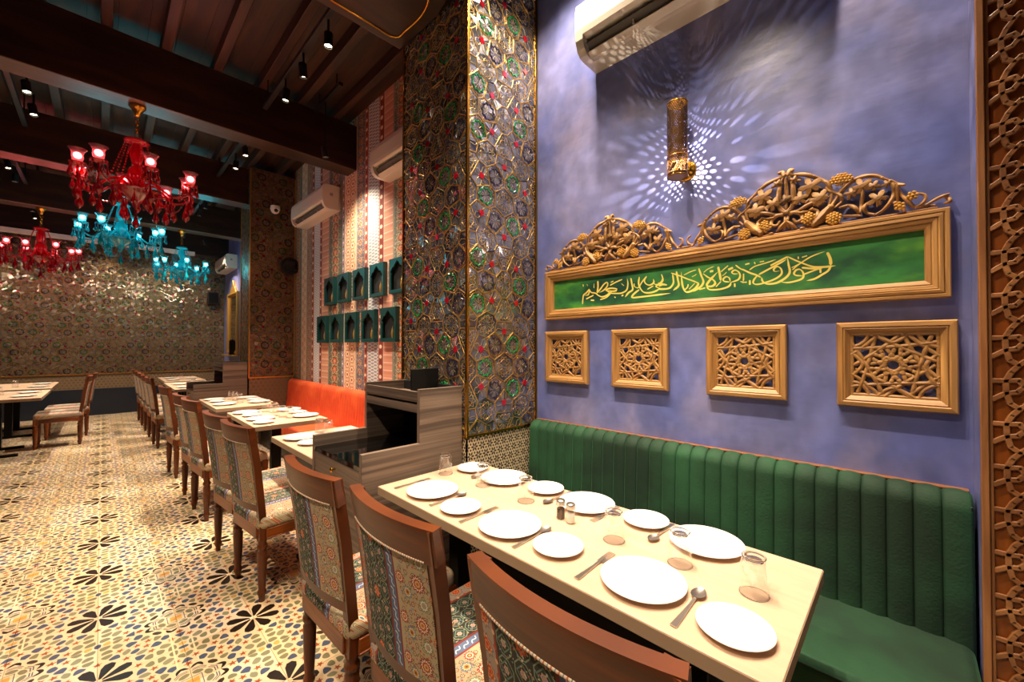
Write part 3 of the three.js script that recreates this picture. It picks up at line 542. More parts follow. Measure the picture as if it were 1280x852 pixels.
// ------------------------------------------------------------------ pillars
{
  const p = thing('pillar', 'near square pillar clad in mirror mosaic stars between gold lines, beside the green bench', 'pillar', [0, 0, 0]);
  const x0 = 1.47, z1 = -1.80, z0 = -2.51, top = 3.52;
  part(p, 'core', b2(x0 + 0.01, WX, 0, 4.0, z0, z1 - 0.01, 0), M.paint);
  mosaicPanel(p, [x0, 0, z1], 0, 0.008, WX - x0 - 0.006, 0.905, 3.96, 0);
  mosaicPanel(p, [x0, 0, z1], turnR, z0 - z1 + 0.008, -0.008, 0.905, top, 0);
  part(p, 'dado_panel', [moved(sheet(0, WX - x0, 0.0, 0.89, 0, 0.008), x0, 0, z1)], M.dado, 'pale lattice print with dark lozenges');
  const dd = sheet(z0 - z1, 0, 0.0, 0.89, 0, 0.008); dd.rotateY(turnR); dd.translate(x0, 0, z1); part(p, 'dado_panel', dd, M.dado);
  const f = 0.009;
  for (const [a, b, c, d, e, g, gr] of [
    [x0 - f, x0 + f, 0.89, 3.96, z1 - f, z1 + f, 'y'], [WX - 0.012, WX, 0.89, 3.96, z1 - 0.004, z1 + f, 'y'], [x0, WX, 0.89, 0.905, z1 - 0.004, z1 + f, 'x'],
    [x0 - f, x0 + 0.004, 0.89, top, z0, z0 + 0.014, 'y'], [x0 - f, x0 + 0.004, 0.89, 0.905, z0, z1, 'z']]) part(p, 'trim', b2(a, b, c, d, e, g, 0.003, gr), M.brass, 'thin gold edging');
}
{
  const p = thing('pillar', 'far mirror mosaic pillar with a round black speaker, at the orange bench end', 'pillar');
  const x0 = 1.47, z1 = -6.70, z0 = -7.22, top = 3.98;
  part(p, 'core', b2(x0 + 0.01, WX, 0, 4.0, z0, z1 - 0.01, 0), M.paint);
  part(p, 'mosaic_panel', moved(sheet(0.004, WX - x0, 0.965, top, 0, 0.01, -0.02, V0), x0, 0, z1), M.mosaicFar);
  const s = sheet(z0 - z1, 0, 0.965, top, 0, 0.01, 0, V0); s.rotateY(turnR); s.translate(x0, 0, z1); part(p, 'mosaic_panel', s, M.mosaicFar);
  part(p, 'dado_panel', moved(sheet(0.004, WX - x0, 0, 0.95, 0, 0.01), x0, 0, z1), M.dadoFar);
  for (const [a, b, c, d, e, g, gr] of [[x0 - 0.008, x0 + 0.008, 0.95, top, z1 - 0.008, z1 + 0.008, 'y'], [WX - 0.016, WX, 0.95, top, z1 - 0.004, z1 + 0.008, 'y'], [x0, WX, 0.95, 0.966, z1 - 0.004, z1 + 0.008, 'x'], [x0 - 0.008, x0 + 0.004, 0.95, top, z0, z0 + 0.016, 'y']]) part(p, 'trim', b2(a, b, c, d, e, g, 0.003, gr), M.goldLine);
}
{                                                               // pilaster with the carved lattice at the right edge of the view
  const p = thing('pillar', 'brown pilaster faced with carved wooden lattice at the right end of the green bench', 'pillar');
  const x0 = 1.865, z0 = 0.168, z1 = 0.72, H = 4.0;
  part(p, 'core', b2(x0 + 0.012, WX, 0, H, z0, z1, 0.002), M.plaster, 'blue plastered return');
  part(p, 'backing', b2(x0 + 0.004, x0 + 0.012, 0, H, z0 + 0.004, z1, 0, 'y'), M.latticeBack);
  part(p, 'frame_strip', [b2(x0 - 0.014, x0 + 0.006, 0, H, z0 - 0.004, z0 + 0.013, 0.003, 'y'), b2(x0 - 0.006, x0 + 0.006, 0, H, z0 + 0.013, z0 + 0.022, 0.003, 'y')], M.latticeWood);
  // interlaced bands: rows of ten-sided stars with small ovals between
  const W = 0.127, pts = [];
  const bands = [];
  const bar = (a, b, c, d) => { const L = Math.hypot(c - a, d - b); if (L < 1e-4) return; const g = new RoundedBoxGeometry(L + 0.009, 0.0145, 0.009, 1, 0.003); g.rotateZ(Math.atan2(d - b, c - a)); g.translate((a + c) / 2, (b + d) / 2, 0); bands.push(boxUV(g, 'x')); };
  const poly = (pts, f) => { for (let i = 0; i + 1 < pts.length; i++) bar(f(pts[i][0]), pts[i][1], f(pts[i + 1][0]), pts[i + 1][1]); };
  for (let j = 0; j < 31; j++) for (let i = 0; i < 4; i++) for (const m of [0, 1]) {
    const y = 0.05 + j * W, ox = 0.022 + i * 0.124, f = (q) => ox + (m ? 0.124 - q : q), sh = (l) => l.map((p) => [p[0], p[1] + y]);
    for (const l of [[[0, 0], [0.025, 0]], [[0, -0.055], [0.026, -0.036]], [[0.025, 0], [0.026, -0.036], [0.033, -0.066], [0.05, -0.08], [0.036, -0.1], [0.025, -W]], [[0.025, 0], [0.05, 0.003], [0.059, -0.015], [0.046, -0.032], [0.026, -0.036]], [[0.05, -0.08], [0.062, -0.068]], [[0.059, -0.015], [0.062, -0.015]]]) poly(sh(l), f);
  }
  const lat = merge(bands); lat.rotateY(turnR); lat.translate(x0 - 0.001, 0, z0 + 0.0);
  part(p, 'lattice', lat, M.latticeWood, 'carved interlacing lattice');
}
// ------------------------------------------------------------------ chairs: turned legs, curved upholstered back; local +x is where the sitter looks, origin on the floor under the back legs
const HW = 0.215;
const lean = (y) => 0.012 - 0.062 * clamp((y - 0.40) / 0.57) - 0.012 * clamp((y - 0.75) / 0.22);
const backX = (y, z) => lean(y) - 0.032 * (1 - (z / HW) ** 2);
function curved(y0, y1, t, hw, uvf, yf) { return slab((u, v) => { const z = (u - 0.5) * 2 * hw, y = mix(y0, y1, v) + (yf ? yf(u, v) : 0); return [backX(y, z), y, z]; }, 14, 6, t, uvf); }
const legProfile = (h, r) => [[0.0001, 0], [r * 0.62, 0], [r * 0.66, 0.03], [r * 0.95, 0.045], [r * 0.95, 0.058], [r * 0.72, 0.066], [r * 0.78, 0.08], [r * 1.0, h * 0.55], [r * 1.05, h - 0.075], [r * 0.78, h - 0.066], [r * 1.12, h - 0.055], [r * 1.12, h - 0.04], [r * 0.8, h - 0.03], [r * 1.0, h - 0.012], [r * 1.0, h], [0.0001, h]];
function makeChair(label) {
  const c = thing('dining_chair', label, 'chair'), w = M.chairWood;
  for (const s of [-1, 1]) {
    const leg = lathe(legProfile(0.35, 0.024), 16, 0.012, 0, s * 0.185), block = bx(0.044, 0.12, 0.044, 0.012, 0.4, s * 0.187, 0.004, 'y');
    part(c, 'leg', [boxUV(leg, 'y'), block], w);
    const post = slab((u, v) => { const y = mix(0.44, 0.972, v); return [lean(y), y, s * mix(0.19, 0.205, v) + (u - 0.5) * 0.038 * s]; }, 2, 10, 0.036, (u, v) => [v * 0.53, u * 0.04]);
    part(c, 'post', post, w);
    part(c, 'leg', [boxUV(lathe(legProfile(0.33, 0.025), 16, 0.425, 0, s * 0.205), 'y'), bx(0.046, 0.08, 0.046, 0.425, 0.37, s * 0.205, 0.004, 'y')], w);
  }
  const bandUV = (L, H) => (u, v) => [u * L, v * H];
  const end = (u) => 0.012 * (2 * u - 1) ** 2;
  part(c, 'top_rail', curved(0.885, 0.975, 0.034, 0.226, bandUV(0.45, 0.09)), w);
  part(c, 'lower_rail', curved(0.505, 0.55, 0.026, 0.196, bandUV(0.4, 0.05)), w);
  const bp = part(c, 'back_panel', curved(0.545, 0.89, 0.03, 0.192, (u, v) => [u * 0.41 + 0.02, v * 0.345 + 0.03]), M.fabric, 'patterned woven upholstery');
  const cord = []; for (let i = 0; i <= 16; i++) { const z = (i / 16 - 0.5) * 0.384; cord.push([backX(0.886, z) - 0.017, 0.886, z]); }
  const g = tube(cord, 0.0034, 40, 6); const uv = g.attributes.uv; part(bp, 'piping', g, M.piping, 'striped piping along the top of the back');
  part(c, 'apron', [bx(0.03, 0.07, 0.36, -0.004, 0.385, 0, 0.004, 'z'), bx(0.028, 0.055, 0.38, 0.432, 0.375, 0, 0.004, 'z'), bx(0.4, 0.055, 0.026, 0.22, 0.375, 0.207, 0.004), bx(0.4, 0.055, 0.026, 0.22, 0.375, -0.207, 0.004), bx(0.4, 0.008, 0.03, 0.22, 0.35, 0.209, 0.003), bx(0.4, 0.008, 0.03, 0.22, 0.35, -0.209, 0.003)], w);
  const seat = new RoundedBoxGeometry(0.47, 0.085, 0.46, 5, 0.034), p = seat.attributes.position;
  for (let i = 0; i < p.count; i++) { const x = p.getX(i), y = p.getY(i), z = p.getZ(i); p.setXYZ(i, x, y + (y > 0 ? 0.016 * (1 - (x / 0.235) ** 2) * (1 - (z / 0.23) ** 2) : 0), z * (x < 0 ? 1 + 0.25 * x : 1)); }
  seat.computeVertexNormals(); seat.translate(0.215, 0.437, 0);
  const sg = prep(seat); for (let i = 0; i < sg.attributes.position.count; i++) sg.attributes.uv.setXY(i, sg.attributes.position.getZ(i) + 0.225 + 0.4 * 0, sg.attributes.position.getX(i) + sg.attributes.position.getY(i));
  part(c, 'seat_cushion', sg, M.fabric, 'padded seat in patterned woven stripes');
  return c;
}
const CHAIRS = 'carved dining chairs with patterned upholstery';
const chair0 = makeChair('dining chair nearest the camera, its curved back cut off by the bottom of the picture'); chair0.userData.group = CHAIRS;
chair0.position.set(0.625, 0, -0.44);
const D2 = Math.PI / 180;
const chairAt = (x, z, deg, label) => copy(chair0, [x, 0, z], deg * D2, label, CHAIRS);
chairAt(0.632, -1.04, 0, 'second dining chair from the camera, in the middle of the green bench table');
chairAt(0.605, -1.575, 2, 'third dining chair from the camera, at the counter end of the long table');
chairAt(0.605, -2.75, 6, 'dining chair just past the near service counter, nearest of the orange bench tables');
chairAt(0.585, -3.23, 6, 'dining chair second past the near service counter, at the nearest orange bench table');
chairAt(0.578, -4.24, 5, 'dining chair at the near side of the middle table of the orange bench');
chairAt(0.568, -4.72, 5, 'dining chair at the far side of the middle table of the orange bench');
chairAt(0.545, -5.78, 4, 'single dining chair at the farthest table of the orange bench');
[[-7.56, 'nearest of the dining chairs in the row past the far service counter'], [-8.2, 'second dining chair of the row past the far service counter'], [-8.85, 'third dining chair of the row past the far service counter'], [-9.5, 'dining chair next to last in the row by the far mosaic wall'], [-10.22, 'last dining chair of the right row, closest to the far mosaic wall']].forEach(([z, l], i) => chairAt(0.53 - i * 0.008, z, 3, l));
chairAt(-0.2, -8.66, 180, 'dining chair on the left of the aisle seen from the side, the nearer of two');
chairAt(-0.15, -9.42, 180, 'dining chair on the left of the aisle partly hidden behind a nearer one');

// ------------------------------------------------------------------ tables
function makeTable(name, label, L, W, pos, legs, group) {       // L along z, W along x
  const t = thing(name, label, 'table', pos, 0, group);
  part(t, 'table_top', b2(-W / 2, W / 2, 0.722, 0.76, -L / 2, L / 2, 0.0025, 'z'), M.laminate);
  part(t, 'edge_band', [b2(-W / 2 - 0.0012, -W / 2 + 0.001, 0.7225, 0.7565, -L / 2, L / 2, 0, 'z'), b2(W / 2 - 0.001, W / 2 + 0.0012, 0.7225, 0.7565, -L / 2, L / 2, 0, 'z'), b2(-W / 2, W / 2, 0.7225, 0.7565, L / 2 - 0.001, L / 2 + 0.0012, 0), b2(-W / 2, W / 2, 0.7225, 0.7565, -L / 2 - 0.0012, -L / 2 + 0.001, 0)], M.laminateEdge, 'darker edge banding');
  for (const z of legs) { part(t, 'pedestal', [b2(-0.04, 0.04, 0.03, 0.72, z - 0.035, z + 0.035, 0.004, 'y'), b2(-0.18, 0.18, 0.705, 0.722, z - 0.03, z + 0.03, 0.003)], M.blackMetal, 'black metal pedestal'); part(t, 'foot', b2(-0.24, 0.24, 0, 0.032, z - 0.035, z + 0.035, 0.008), M.blackMetal); }
  return t;
}
makeTable('dining_table', 'long pale table laid with white plates in front of the green bench', 1.6, 0.585, [1.207, 0, -0.975], [-0.55, 0.55]);
const T3 = 'small tables along the orange bench';
makeTable('dining_table', 'small table beside the near service counter at the orange bench', 0.82, 0.585, [1.16, 0, -2.88], [0], T3);
makeTable('dining_table', 'middle table of the three at the orange bench', 1.0, 0.585, [1.16, 0, -4.27], [0], T3);
makeTable('dining_table', 'farthest of the three tables at the orange bench', 1.05, 0.585, [1.13, 0, -5.66], [0], T3);
makeTable('dining_table', 'table just past the far service counter on the right', 1.55, 0.6, [1.07, 0, -8.6], [-0.58, 0.09]);
makeTable('dining_table', 'table on the right closest to the far mosaic wall', 1.4, 0.6, [1.11, 0, -10.35], [-0.25, 0.48]);
makeTable('dining_table', 'front table at the left edge of the picture beside two side-on chairs', 1.3, 0.9, [-0.98, 0, -8.45], [-0.3, 0.3]);
makeTable('dining_table', 'rear table at the left edge of the picture, near the far wall', 1.5, 0.9, [-0.99, 0, -10.2], [-0.4, 0.4]);

// ------------------------------------------------------------------ benches
{
  const b = thing('bench', 'green velvet banquette with a channelled back under the framed carvings', 'bench', [0, 0, 0]);
  const z0 = -1.765, z1 = 0.158, n = 28, pw = (z1 - z0) / n;
  part(b, 'base', b2(1.56, 2.04, 0, 0.3, z0, z1 - 0.01, 0.004, 'z'), M.black);
  const s = new RoundedBoxGeometry(0.47, 0.165, z1 - z0, 6, 0.035), sp = s.attributes.position;
  s.translate(1.755, 0.378, (z0 + z1) / 2); part(b, 'seat_cushion', boxUV(s, 'z'), M.greenVelvet, 'smooth green velvet seat');
  part(b, 'piping', tube([[1.5215, 0.444, z0 + 0.03], [1.5215, 0.444, (z0 + z1) / 2], [1.5215, 0.444, z1 - 0.03]], 0.0035, 30, 6), M.greenVelvet);
  const prof = (q) => {                                         // up the front and over the top of the back
    if (q < 0.8) { const t = q / 0.8; return [mix(1.955, 1.972, t), mix(0.43, 0.875, t)]; }
    const a = (q - 0.8) / 0.2 * Math.PI / 2; return [2.03 - 0.058 * Math.cos(a), 0.875 + 0.058 * Math.sin(a)];
  };
  const nu = 8, nv = 26;
  const ch = slab((u, v) => { const [x, y] = prof(v), k = Math.sin(Math.PI * u) ** 0.6 * 0.011 - 0.0055; const a = v < 0.8 ? 0 : (v - 0.8) / 0.2 * Math.PI / 2; return [x - k * Math.cos(a), y + k * Math.sin(a), (u - 0.5) * pw]; }, nu, nv, 0.004, (u, v) => [v * 0.6, u * pw]);
  for (let i = 0; i < n; i++) { const g = ch.clone(); for (let k = 0; k < g.attributes.uv.count; k++) g.attributes.uv.setY(k, g.attributes.uv.getY(k) + i * pw); part(b, 'back_channel', g, M.greenVelvet).position.set(0, 0, z0 + (i + 0.5) * pw); }
  part(b, 'back_board', b2(2.03, 2.066, 0, 0.925, z0, z1, 0.004, 'z'), M.greenVelvet);
  part(b, 'side_panel', b2(1.975, 2.035, 0.3, 0.9, z1 - 0.012, z1, 0.004, 'y'), M.black);
}
{
  const b = thing('bench', 'orange ribbed banquette against the striped wallpaper', 'bench', [0, 0, 0]);
  const z0 = -6.66, z1 = -2.55;
  part(b, 'base', b2(1.62, 2.04, 0, 0.3, z0, z1, 0.004, 'z'), M.black);
  for (const [a, c] of [[z0, -5.36], [-5.34, -3.95], [-3.93, z1]]) {
    const g = new RoundedBoxGeometry(0.43, 0.16, c - a, 5, 0.03); g.translate(1.775, 0.385, (a + c) / 2); part(b, 'seat_cushion', boxUV(g, 'z'), M.orangeVelvet);
    const n = Math.round((c - a) / 0.062) * 6, L = c - a;
    const ch = slab((u, v) => { const k = Math.abs(Math.sin(Math.PI * u * n / 6)) ** 0.6 * 0.02; if (v < 0.8) { const t = v / 0.8; return [mix(1.955, 1.985, t) - k, mix(0.44, 0.86, t), a + u * L]; } const q = (v - 0.8) / 0.2 * Math.PI / 2; return [2.03 - 0.045 * Math.cos(q) - k * Math.cos(q), 0.86 + 0.045 * Math.sin(q) + k * Math.sin(q), a + u * L]; }, n, 14, 0.004, (u, v) => [v * 0.6, u * L]);
    part(b, 'backrest', ch, M.orangeVelvet, 'ribbed orange back section');
  }
  part(b, 'back_board', b2(2.03, 2.066, 0, 0.9, z0, z1, 0.004, 'z'), M.orangeVelvet);
}
// ------------------------------------------------------------------ service counters
function makeCounter(label, pos) {                              // local: x from the aisle, z towards the camera
  const c = thing('service_counter', label, 'counter', pos); const w = M.counterWood, t = 0.024, X = 0.6, D = 0.63, xs = 0.315;
  const sidePanel = () => { const s = shape2([[0, 0.06], [X, 0.06], [X, 1.19], [xs, 1.19], [xs, 0.905], [0, 0.905]]); return boxUV(extr(s, t, 0.0015, 1), 'x'); };
  part(c, 'side_panel', moved(sidePanel(), 0, 0, -t), w); part(c, 'side_panel', moved(sidePanel(), 0, 0, -D), w);
  part(c, 'worktop', b2(0.006, X, 0.815, 0.84, -D + t, -t, 0.002, 'z'), M.blackGloss, 'glossy black worktop');
  part(c, 'plinth', b2(0.03, X, 0, 0.06, -D + 0.01, -0.01, 0, 'z'), M.black);
  part(c, 'back_panel', b2(X - 0.02, X, 0.06, 1.19, -D + t, -t, 0.002, 'z'), M.darkHole);
  part(c, 'carcass', b2(0.03, X - 0.02, 0.06, 0.8, -D + t, -t, 0, 'z'), M.black);
  const dr = part(c, 'drawer', b2(0.004, 0.026, 0.665, 0.812, -D + t + 0.003, -t - 0.003, 0.002, 'z'), w);
  const knob = () => { const g = lathe([[0.0001, 0], [0.006, 0], [0.005, 0.012], [0.013, 0.018], [0.013, 0.024], [0.0001, 0.03]], 16); g.rotateZ(Math.PI / 2); return g; };
  part(dr, 'knob', moved(knob(), 0.004, 0.772, -D / 2), M.brass, 'small round brass knob');
  for (const s of [0, 1]) { const a = -D + t + 0.003 + s * (D - 2 * t) / 2, d = part(c, 'door', b2(0.004, 0.026, 0.065, 0.66, a, a + (D - 2 * t) / 2 - 0.006, 0.002, 'z'), w); part(d, 'knob', moved(knob(), 0.004, 0.56, -D / 2 + (s ? 0.05 : -0.05)), M.brass); }
  part(c, 'shelf', [b2(xs, X - 0.02, 1.088, 1.108, -D + t, -t, 0.002, 'z'), b2(xs, xs + 0.018, 1.062, 1.108, -D + t, -t, 0.002, 'z'), b2(xs + 0.006, X - 0.02, 1.118, 1.132, -D + t, -t, 0.002, 'z')], w);
  part(c, 'upright', [b2(xs, xs + 0.016, 1.13, 1.176, -D + t, -t, 0.002, 'z')], w);
  return c;
}
const counter0 = makeCounter('near wood grain service counter with black worktop at the end of the long table', [0.86, 0, -1.83]);
copy(counter0, [0.84, 0, -6.64], 0, 'far wood grain service counter in front of the second pillar');
{
  const s = thing('display_screen', 'small black screen standing on top of the near service counter', 'screen', [1.345, 1.134, -2.04], 0.12);
  part(s, 'housing', bx(0.205, 0.135, 0.016, 0, 0.085, 0, 0.004), M.black); part(s, 'stand', [bx(0.1, 0.012, 0.08, 0, 0.006, -0.01, 0.004), bx(0.03, 0.06, 0.012, 0, 0.035, -0.012, 0.003)], M.black);
}

// ------------------------------------------------------------------ carved and painted wall pieces; local x along the wall (+z), y height, z out of the wall
// vine of the right-hand hump, in centimetres along the wall and above the floor: [radius, x, y, x, y, ...]
const VINE = [
[0.6,-35.5,215.9,-32.6,215.3,-28.7,213.8,-25,211.6,-22.2,208.8],
[0.5,-25.8,212.4,-23.3,210.4,-21.4,208.1,-20.4,204.6,-20.5,200.9,-21.5,198.1],
[1.4,-20.6,198.2,-23.1,195.4,-25.9,192.5],
[0.65,-20.3,198.5,-18.3,202.2,-15.7,205.5,-12.9,207.4,-10.2,207.7,-7,207,-5.1,205.6],
[0.45,-19,197.8,-17.2,200,-17.3,201.9,-18.9,203.6,-21.1,205,-22,206.9],
[0.5,-5.3,205.6,-3.6,204.4,-2.3,202.1,-2,199.2,-3.1,196,-5.2,193.4,-7.2,192.2],
[0.45,-7.6,192.3,-9.5,193.5,-10.5,195.4,-9.7,197,-7.6,197.6,-6,197.9],
[0.45,-1.6,202.1,-0.2,198.4,1.5,195.2,3.4,192.7,5.2,193.3,6.1,195,5.7,196.6,4.5,197.1],
[0.4,-1.3,201.5,-1.1,195.9],
[0.4,6.2,192.6,8.5,194.1,10.3,194.7,11.7,195.2],
[0.45,10.3,194.7,11.5,194,11.9,192.4,10.8,192.2],
[0.35,3.6,192.1,6.7,192.2,8.3,192],
[0.6,-2.9,203.8,-1.4,202.2,0.5,201.3],
[0.45,-11.5,194.2,-11.2,197.7,-10.8,201.6,-11.3,204.3],
[0.5,-17.5,197.3,-14.9,197.7,-13,196,-11.6,193.3],
[0.4,-16.7,193.7,-14.4,193.5,-11.4,192.7],
[0.6,-35.6,199.7,-37.8,202.8,-38.2,208.8,-37.7,212.3,-36.6,214.7],
[0.6,-35.2,199.6,-33.2,201.7,-32.9,207.4,-33.2,210.8,-32.6,212.3,-30.6,212.2],
[0.5,-35.6,214.4,-35.7,209.1,-35.6,201.3],
[0.55,-35.6,199.4,-31.9,199.5,-28,200.9,-23.6,202.3],
[0.55,-35.3,195.7,-34.8,198.3,-32.7,199,-30.3,197.5,-30.2,195.3,-32.1,194.8,-33.1,196.2],
[0.6,-35.3,195.5,-32.3,192.4],
[0.55,-35.3,196.4,-36.7,192.9],
[0.55,-30.4,191.6,-27.3,192.3,-25.1,195.1,-24.9,197.8,-26.5,198.9],
[0.45,-27.4,207.3,-27.2,204.4,-28.8,202],
[0.7,-34.9,215.6,-34.1,217.5,-33.1,217.2],
[0.5,-30.7,198.3,-28,198.6,-26.5,199.1]
];
const GRAPES = [[-17.1,208.4,1.9,1.2,10],[-19.6,193.4,1.3,1.5,-45],[2.8,196.7,0.8,0.9,-20],[-0.6,193.6,0.9,1.3,-70],[-27.8,195.2,1.0,1.4,70]];   // [x, y, half width, half height, turn]
const LEAVES = [[-11,203.9,3.3,0],[-6.4,198,3.1,25],[-24.5,202.2,3.0,-10],[-27,208.3,3.9,0],[-24.1,202.7,3.5,20],[-30.7,204.2,3.1,-20],[-14.1,202.1,2.2,60],[-7.8,203,2.2,-50],[-35.6,204.9,2.4,0],[-3.8,202.9,1.6,10],[-32.6,212.8,1.7,40]];   // [x, y, size, turn]
// strokes of the inscription in centimetres: [pen width, x, y, ...]
const STROKES = [
  [0.7,-140.3,168.2,-140.1,170.9,-139.5,173.4,-137.4,174.7,-135.5,176.2,-136.1,173.5,-139.2,173.2],
  [0.8,-135.8,176.7,-134.1,174.6,-131.1,173.8,-129.3,172.5,-126.6,171.4,-123.7,171.9,-121.8,172.9,-120.3,173.6],
  [0.9,-129.5,180.6,-129.4,177.1,-130.1,173.7],
  [0.7,-130.1,173.7,-127.7,175.9,-125.2,178.4,-123.2,179.1,-122.9,177.6,-125.2,175.2,-128.8,173.8],
  [0.8,-116.7,174.9,-120.3,175.6,-123,175.4,-124,174.8,-121.3,174.1,-117.6,174,-116.8,174.8],
  [0.7,-123.7,175,-121.8,173.3,-117.4,172.5,-113.6,172.5,-110.9,173.8,-110.1,176.8,-110.6,180.1],
  [0.6,-128,169.9,-123.7,170.9,-120.3,173.4],
  [0.6,-121.3,177.3,-117.4,178.7,-113.3,179.8],
  [0.8,-108.3,179.9,-107.7,176.6,-107.3,173.6,-109.7,172.2,-111.9,170],
  [0.8,-103.3,179.9,-103.7,176.5,-102.8,174,-100.9,171.8,-97.7,171.1,-93.9,171.7,-91.7,172.8],
  [0.5,-106.4,176.8,-106.3,175.4,-104.1,174.3,-101.7,177.1,-99.4,179.7],
  [0.8,-103.3,173.2,-105.5,172,-107.5,170.3,-107.7,169.6,-102,169.4,-95.6,169.6,-91.5,169.7,-86,169.9],
  [0.6,-87.9,174.2,-91.1,175,-93.9,174,-91.5,172.7,-85.9,172.3],
  [0.7,-99.1,179.8,-100.4,177.8,-99.6,176,-97.3,175,-95.1,176.2,-95.4,178],
  [0.6,-95.4,176,-94.1,175,-91.9,175.1,-90.2,176.6,-90.7,179.6],
  [0.5,-95.4,174.4,-98.7,173],
  [0.8,-134.4,170.1,-131.9,169.8],
  [0.7,-118.6,170.7,-117.7,170.2],
  [0.6,-114,170.8,-112.9,171.3],
  [0.3,-132.1,179.4,-132.2,176.9],
  [0.6,-139.9,179.7,-139.7,178.4],
  [0.5,-137.1,179.5,-136.5,178.4],
  [0.5,-120.9,178.9,-119.1,179.4],
  [0.5,-114.1,177.5,-112.5,176.2],
  [0.6,-137.7,171,-132.4,172.8],
  [0.6,-90.9,179.8,-90.3,177.3,-91.7,175.5,-92.9,175.6],
  [0.7,-88.1,174.1,-90.3,174.5,-92.5,174],
  [0.7,-92.9,172.4,-89.1,172.2,-86.3,172.7,-84.7,174.7,-84.8,177.4,-85.1,179.6],
  [0.8,-85.8,179.8,-82.5,178.4,-77.2,175.8,-73.6,174.1,-72.4,173.2,-73.6,171.3,-76.2,169.9,-78.4,169.9,-79.8,172.3,-80.4,175.8,-80.6,179.8],
  [0.8,-83.1,180.3,-82.4,176.4,-82,173.3,-84.8,171.1],
  [0.5,-77.2,173.4,-77.6,172.1,-79.1,170.7],
  [0.4,-79.4,178,-75.8,179.3,-73.2,179.8],
  [0.3,-76.8,171,-74,173.6],
  [0.8,-72.1,180.3,-71,176.9,-70,173.8,-71,171.9,-73.6,170.4,-75.8,169.7],
  [0.8,-70.1,177.6,-68,175.8,-65.3,174,-64.6,172.5,-65.9,171.4,-68,171.6,-68.4,172.2,-67.3,173.9,-65.5,175.7,-63.5,177.6],
  [0.7,-68.5,171.7,-67.5,170.1,-64.6,169.6,-60.7,169.9,-58.4,170.8,-57.6,172.3],
  [0.9,-63.3,180,-62.6,176.6,-62.1,173.3],
  [0.4,-62.1,173.1,-64.3,170.9],
  [0.3,-69.9,178.1,-68,179.4,-64.9,180.4],
  [0.4,-62,177.5,-58.9,179.9],
  [0.6,-58.4,172.5,-60.7,173.1,-61.1,173.9,-59.8,175,-58.5,174.3,-58,172.5],
  [0.6,-54.9,175.7,-56.8,176,-57.3,176.7,-56.2,177.5,-54.6,176.6,-53.9,174.8,-54.5,173.3,-56.2,172.6,-58.1,172.3],
  [0.9,-67,178.2,-65.4,178.3],
  [0.8,-58.9,178,-56.8,178.7],
  [0.7,-55.8,179.7,-53.7,177.8,-50.6,176.1,-47.9,174.4],
  [0.3,-75.4,176.7,-74.5,177.1,-74,177.2,-73.1,177.9],
  [0.3,-61.5,175.6,-60.6,176.1,-59.5,177.1],
  [0.6,-56.2,171.6,-56.1,170],
  [0.4,-53.8,172.2,-51.3,171.5],
  [0.3,-52.4,175.4,-52.4,172.5],
  [0.6,-50,172.3,-50,170.3],
  [0.5,-51.7,179.4,-50.2,179.7],
  [0.5,-72,170.4,-69.1,170.9],
  [0.9,-53,177.6,-50.4,175.8,-47.2,174.2,-45.3,172.9],
  [0.7,-45.3,172.9,-45,171.5,-43.8,170.3,-40.4,170,-37.7,171,-35.7,172.5,-34.9,174.1,-35.3,177.3,-35.7,180.3],
  [0.6,-46.9,174.2,-48.4,172.2,-48.6,171,-47.4,170.3,-43.5,170.8,-39.5,172.2,-37.8,173.8,-38.1,175.9,-39.5,176.9,-40.7,175.9,-40.4,175,-38.4,175],
  [0.6,-46.4,174.4,-41.9,176.5,-35.9,179.4],
  [0.6,-41.9,177.6,-35.6,180.4],
  [0.4,-50.1,176.8,-48.1,178,-43.4,179,-39.7,179.9],
  [0.8,-35.6,180.4,-33.1,178.7,-30,176.8,-26.7,175.1,-23,174.6,-19.5,174.6],
  [0.8,-30.7,175.3,-26.7,174.4,-23.3,174.4],
  [0.5,-30,172.5,-26.7,173.6,-23.8,174.4],
  [0.6,-30.6,172,-32.8,172.5,-33.4,173.2,-32.7,174.5,-31.4,174.7,-30.2,173.1,-30.4,171.1,-33.1,170.1,-36.3,169.9,-39.1,170.9],
  [0.4,-34,174.8,-31.7,176.7,-27.5,179.2,-22.9,180.6],
  [0.3,-34.2,175.7,-30.5,177.4],
  [0.9,-22.2,180.1,-21.3,177.5,-21.1,174.9],
  [0.6,-21.1,174.9,-21.9,173.1,-24.1,171.6,-26.5,170.3,-29.1,169.9],
  [0.6,-24.5,173.9,-24.4,172.4],
  [0.5,-51.8,179.4,-50,179.6],
  [0.4,-46,179.7,-44.3,179.8],
  [0.4,-48.1,180,-47.8,179],
  [0.4,-30.6,179.4,-28.8,179.8],
  [0.4,-31.9,179.9,-31.8,178.9],
  [0.6,-50,172.4,-49.9,170.4],
  [0.4,-52.5,175.5,-52.6,172.3],
  [0.4,-53.1,171.7,-51.1,171.7]
];
const AXIS = -0.356, MID = -0.785;
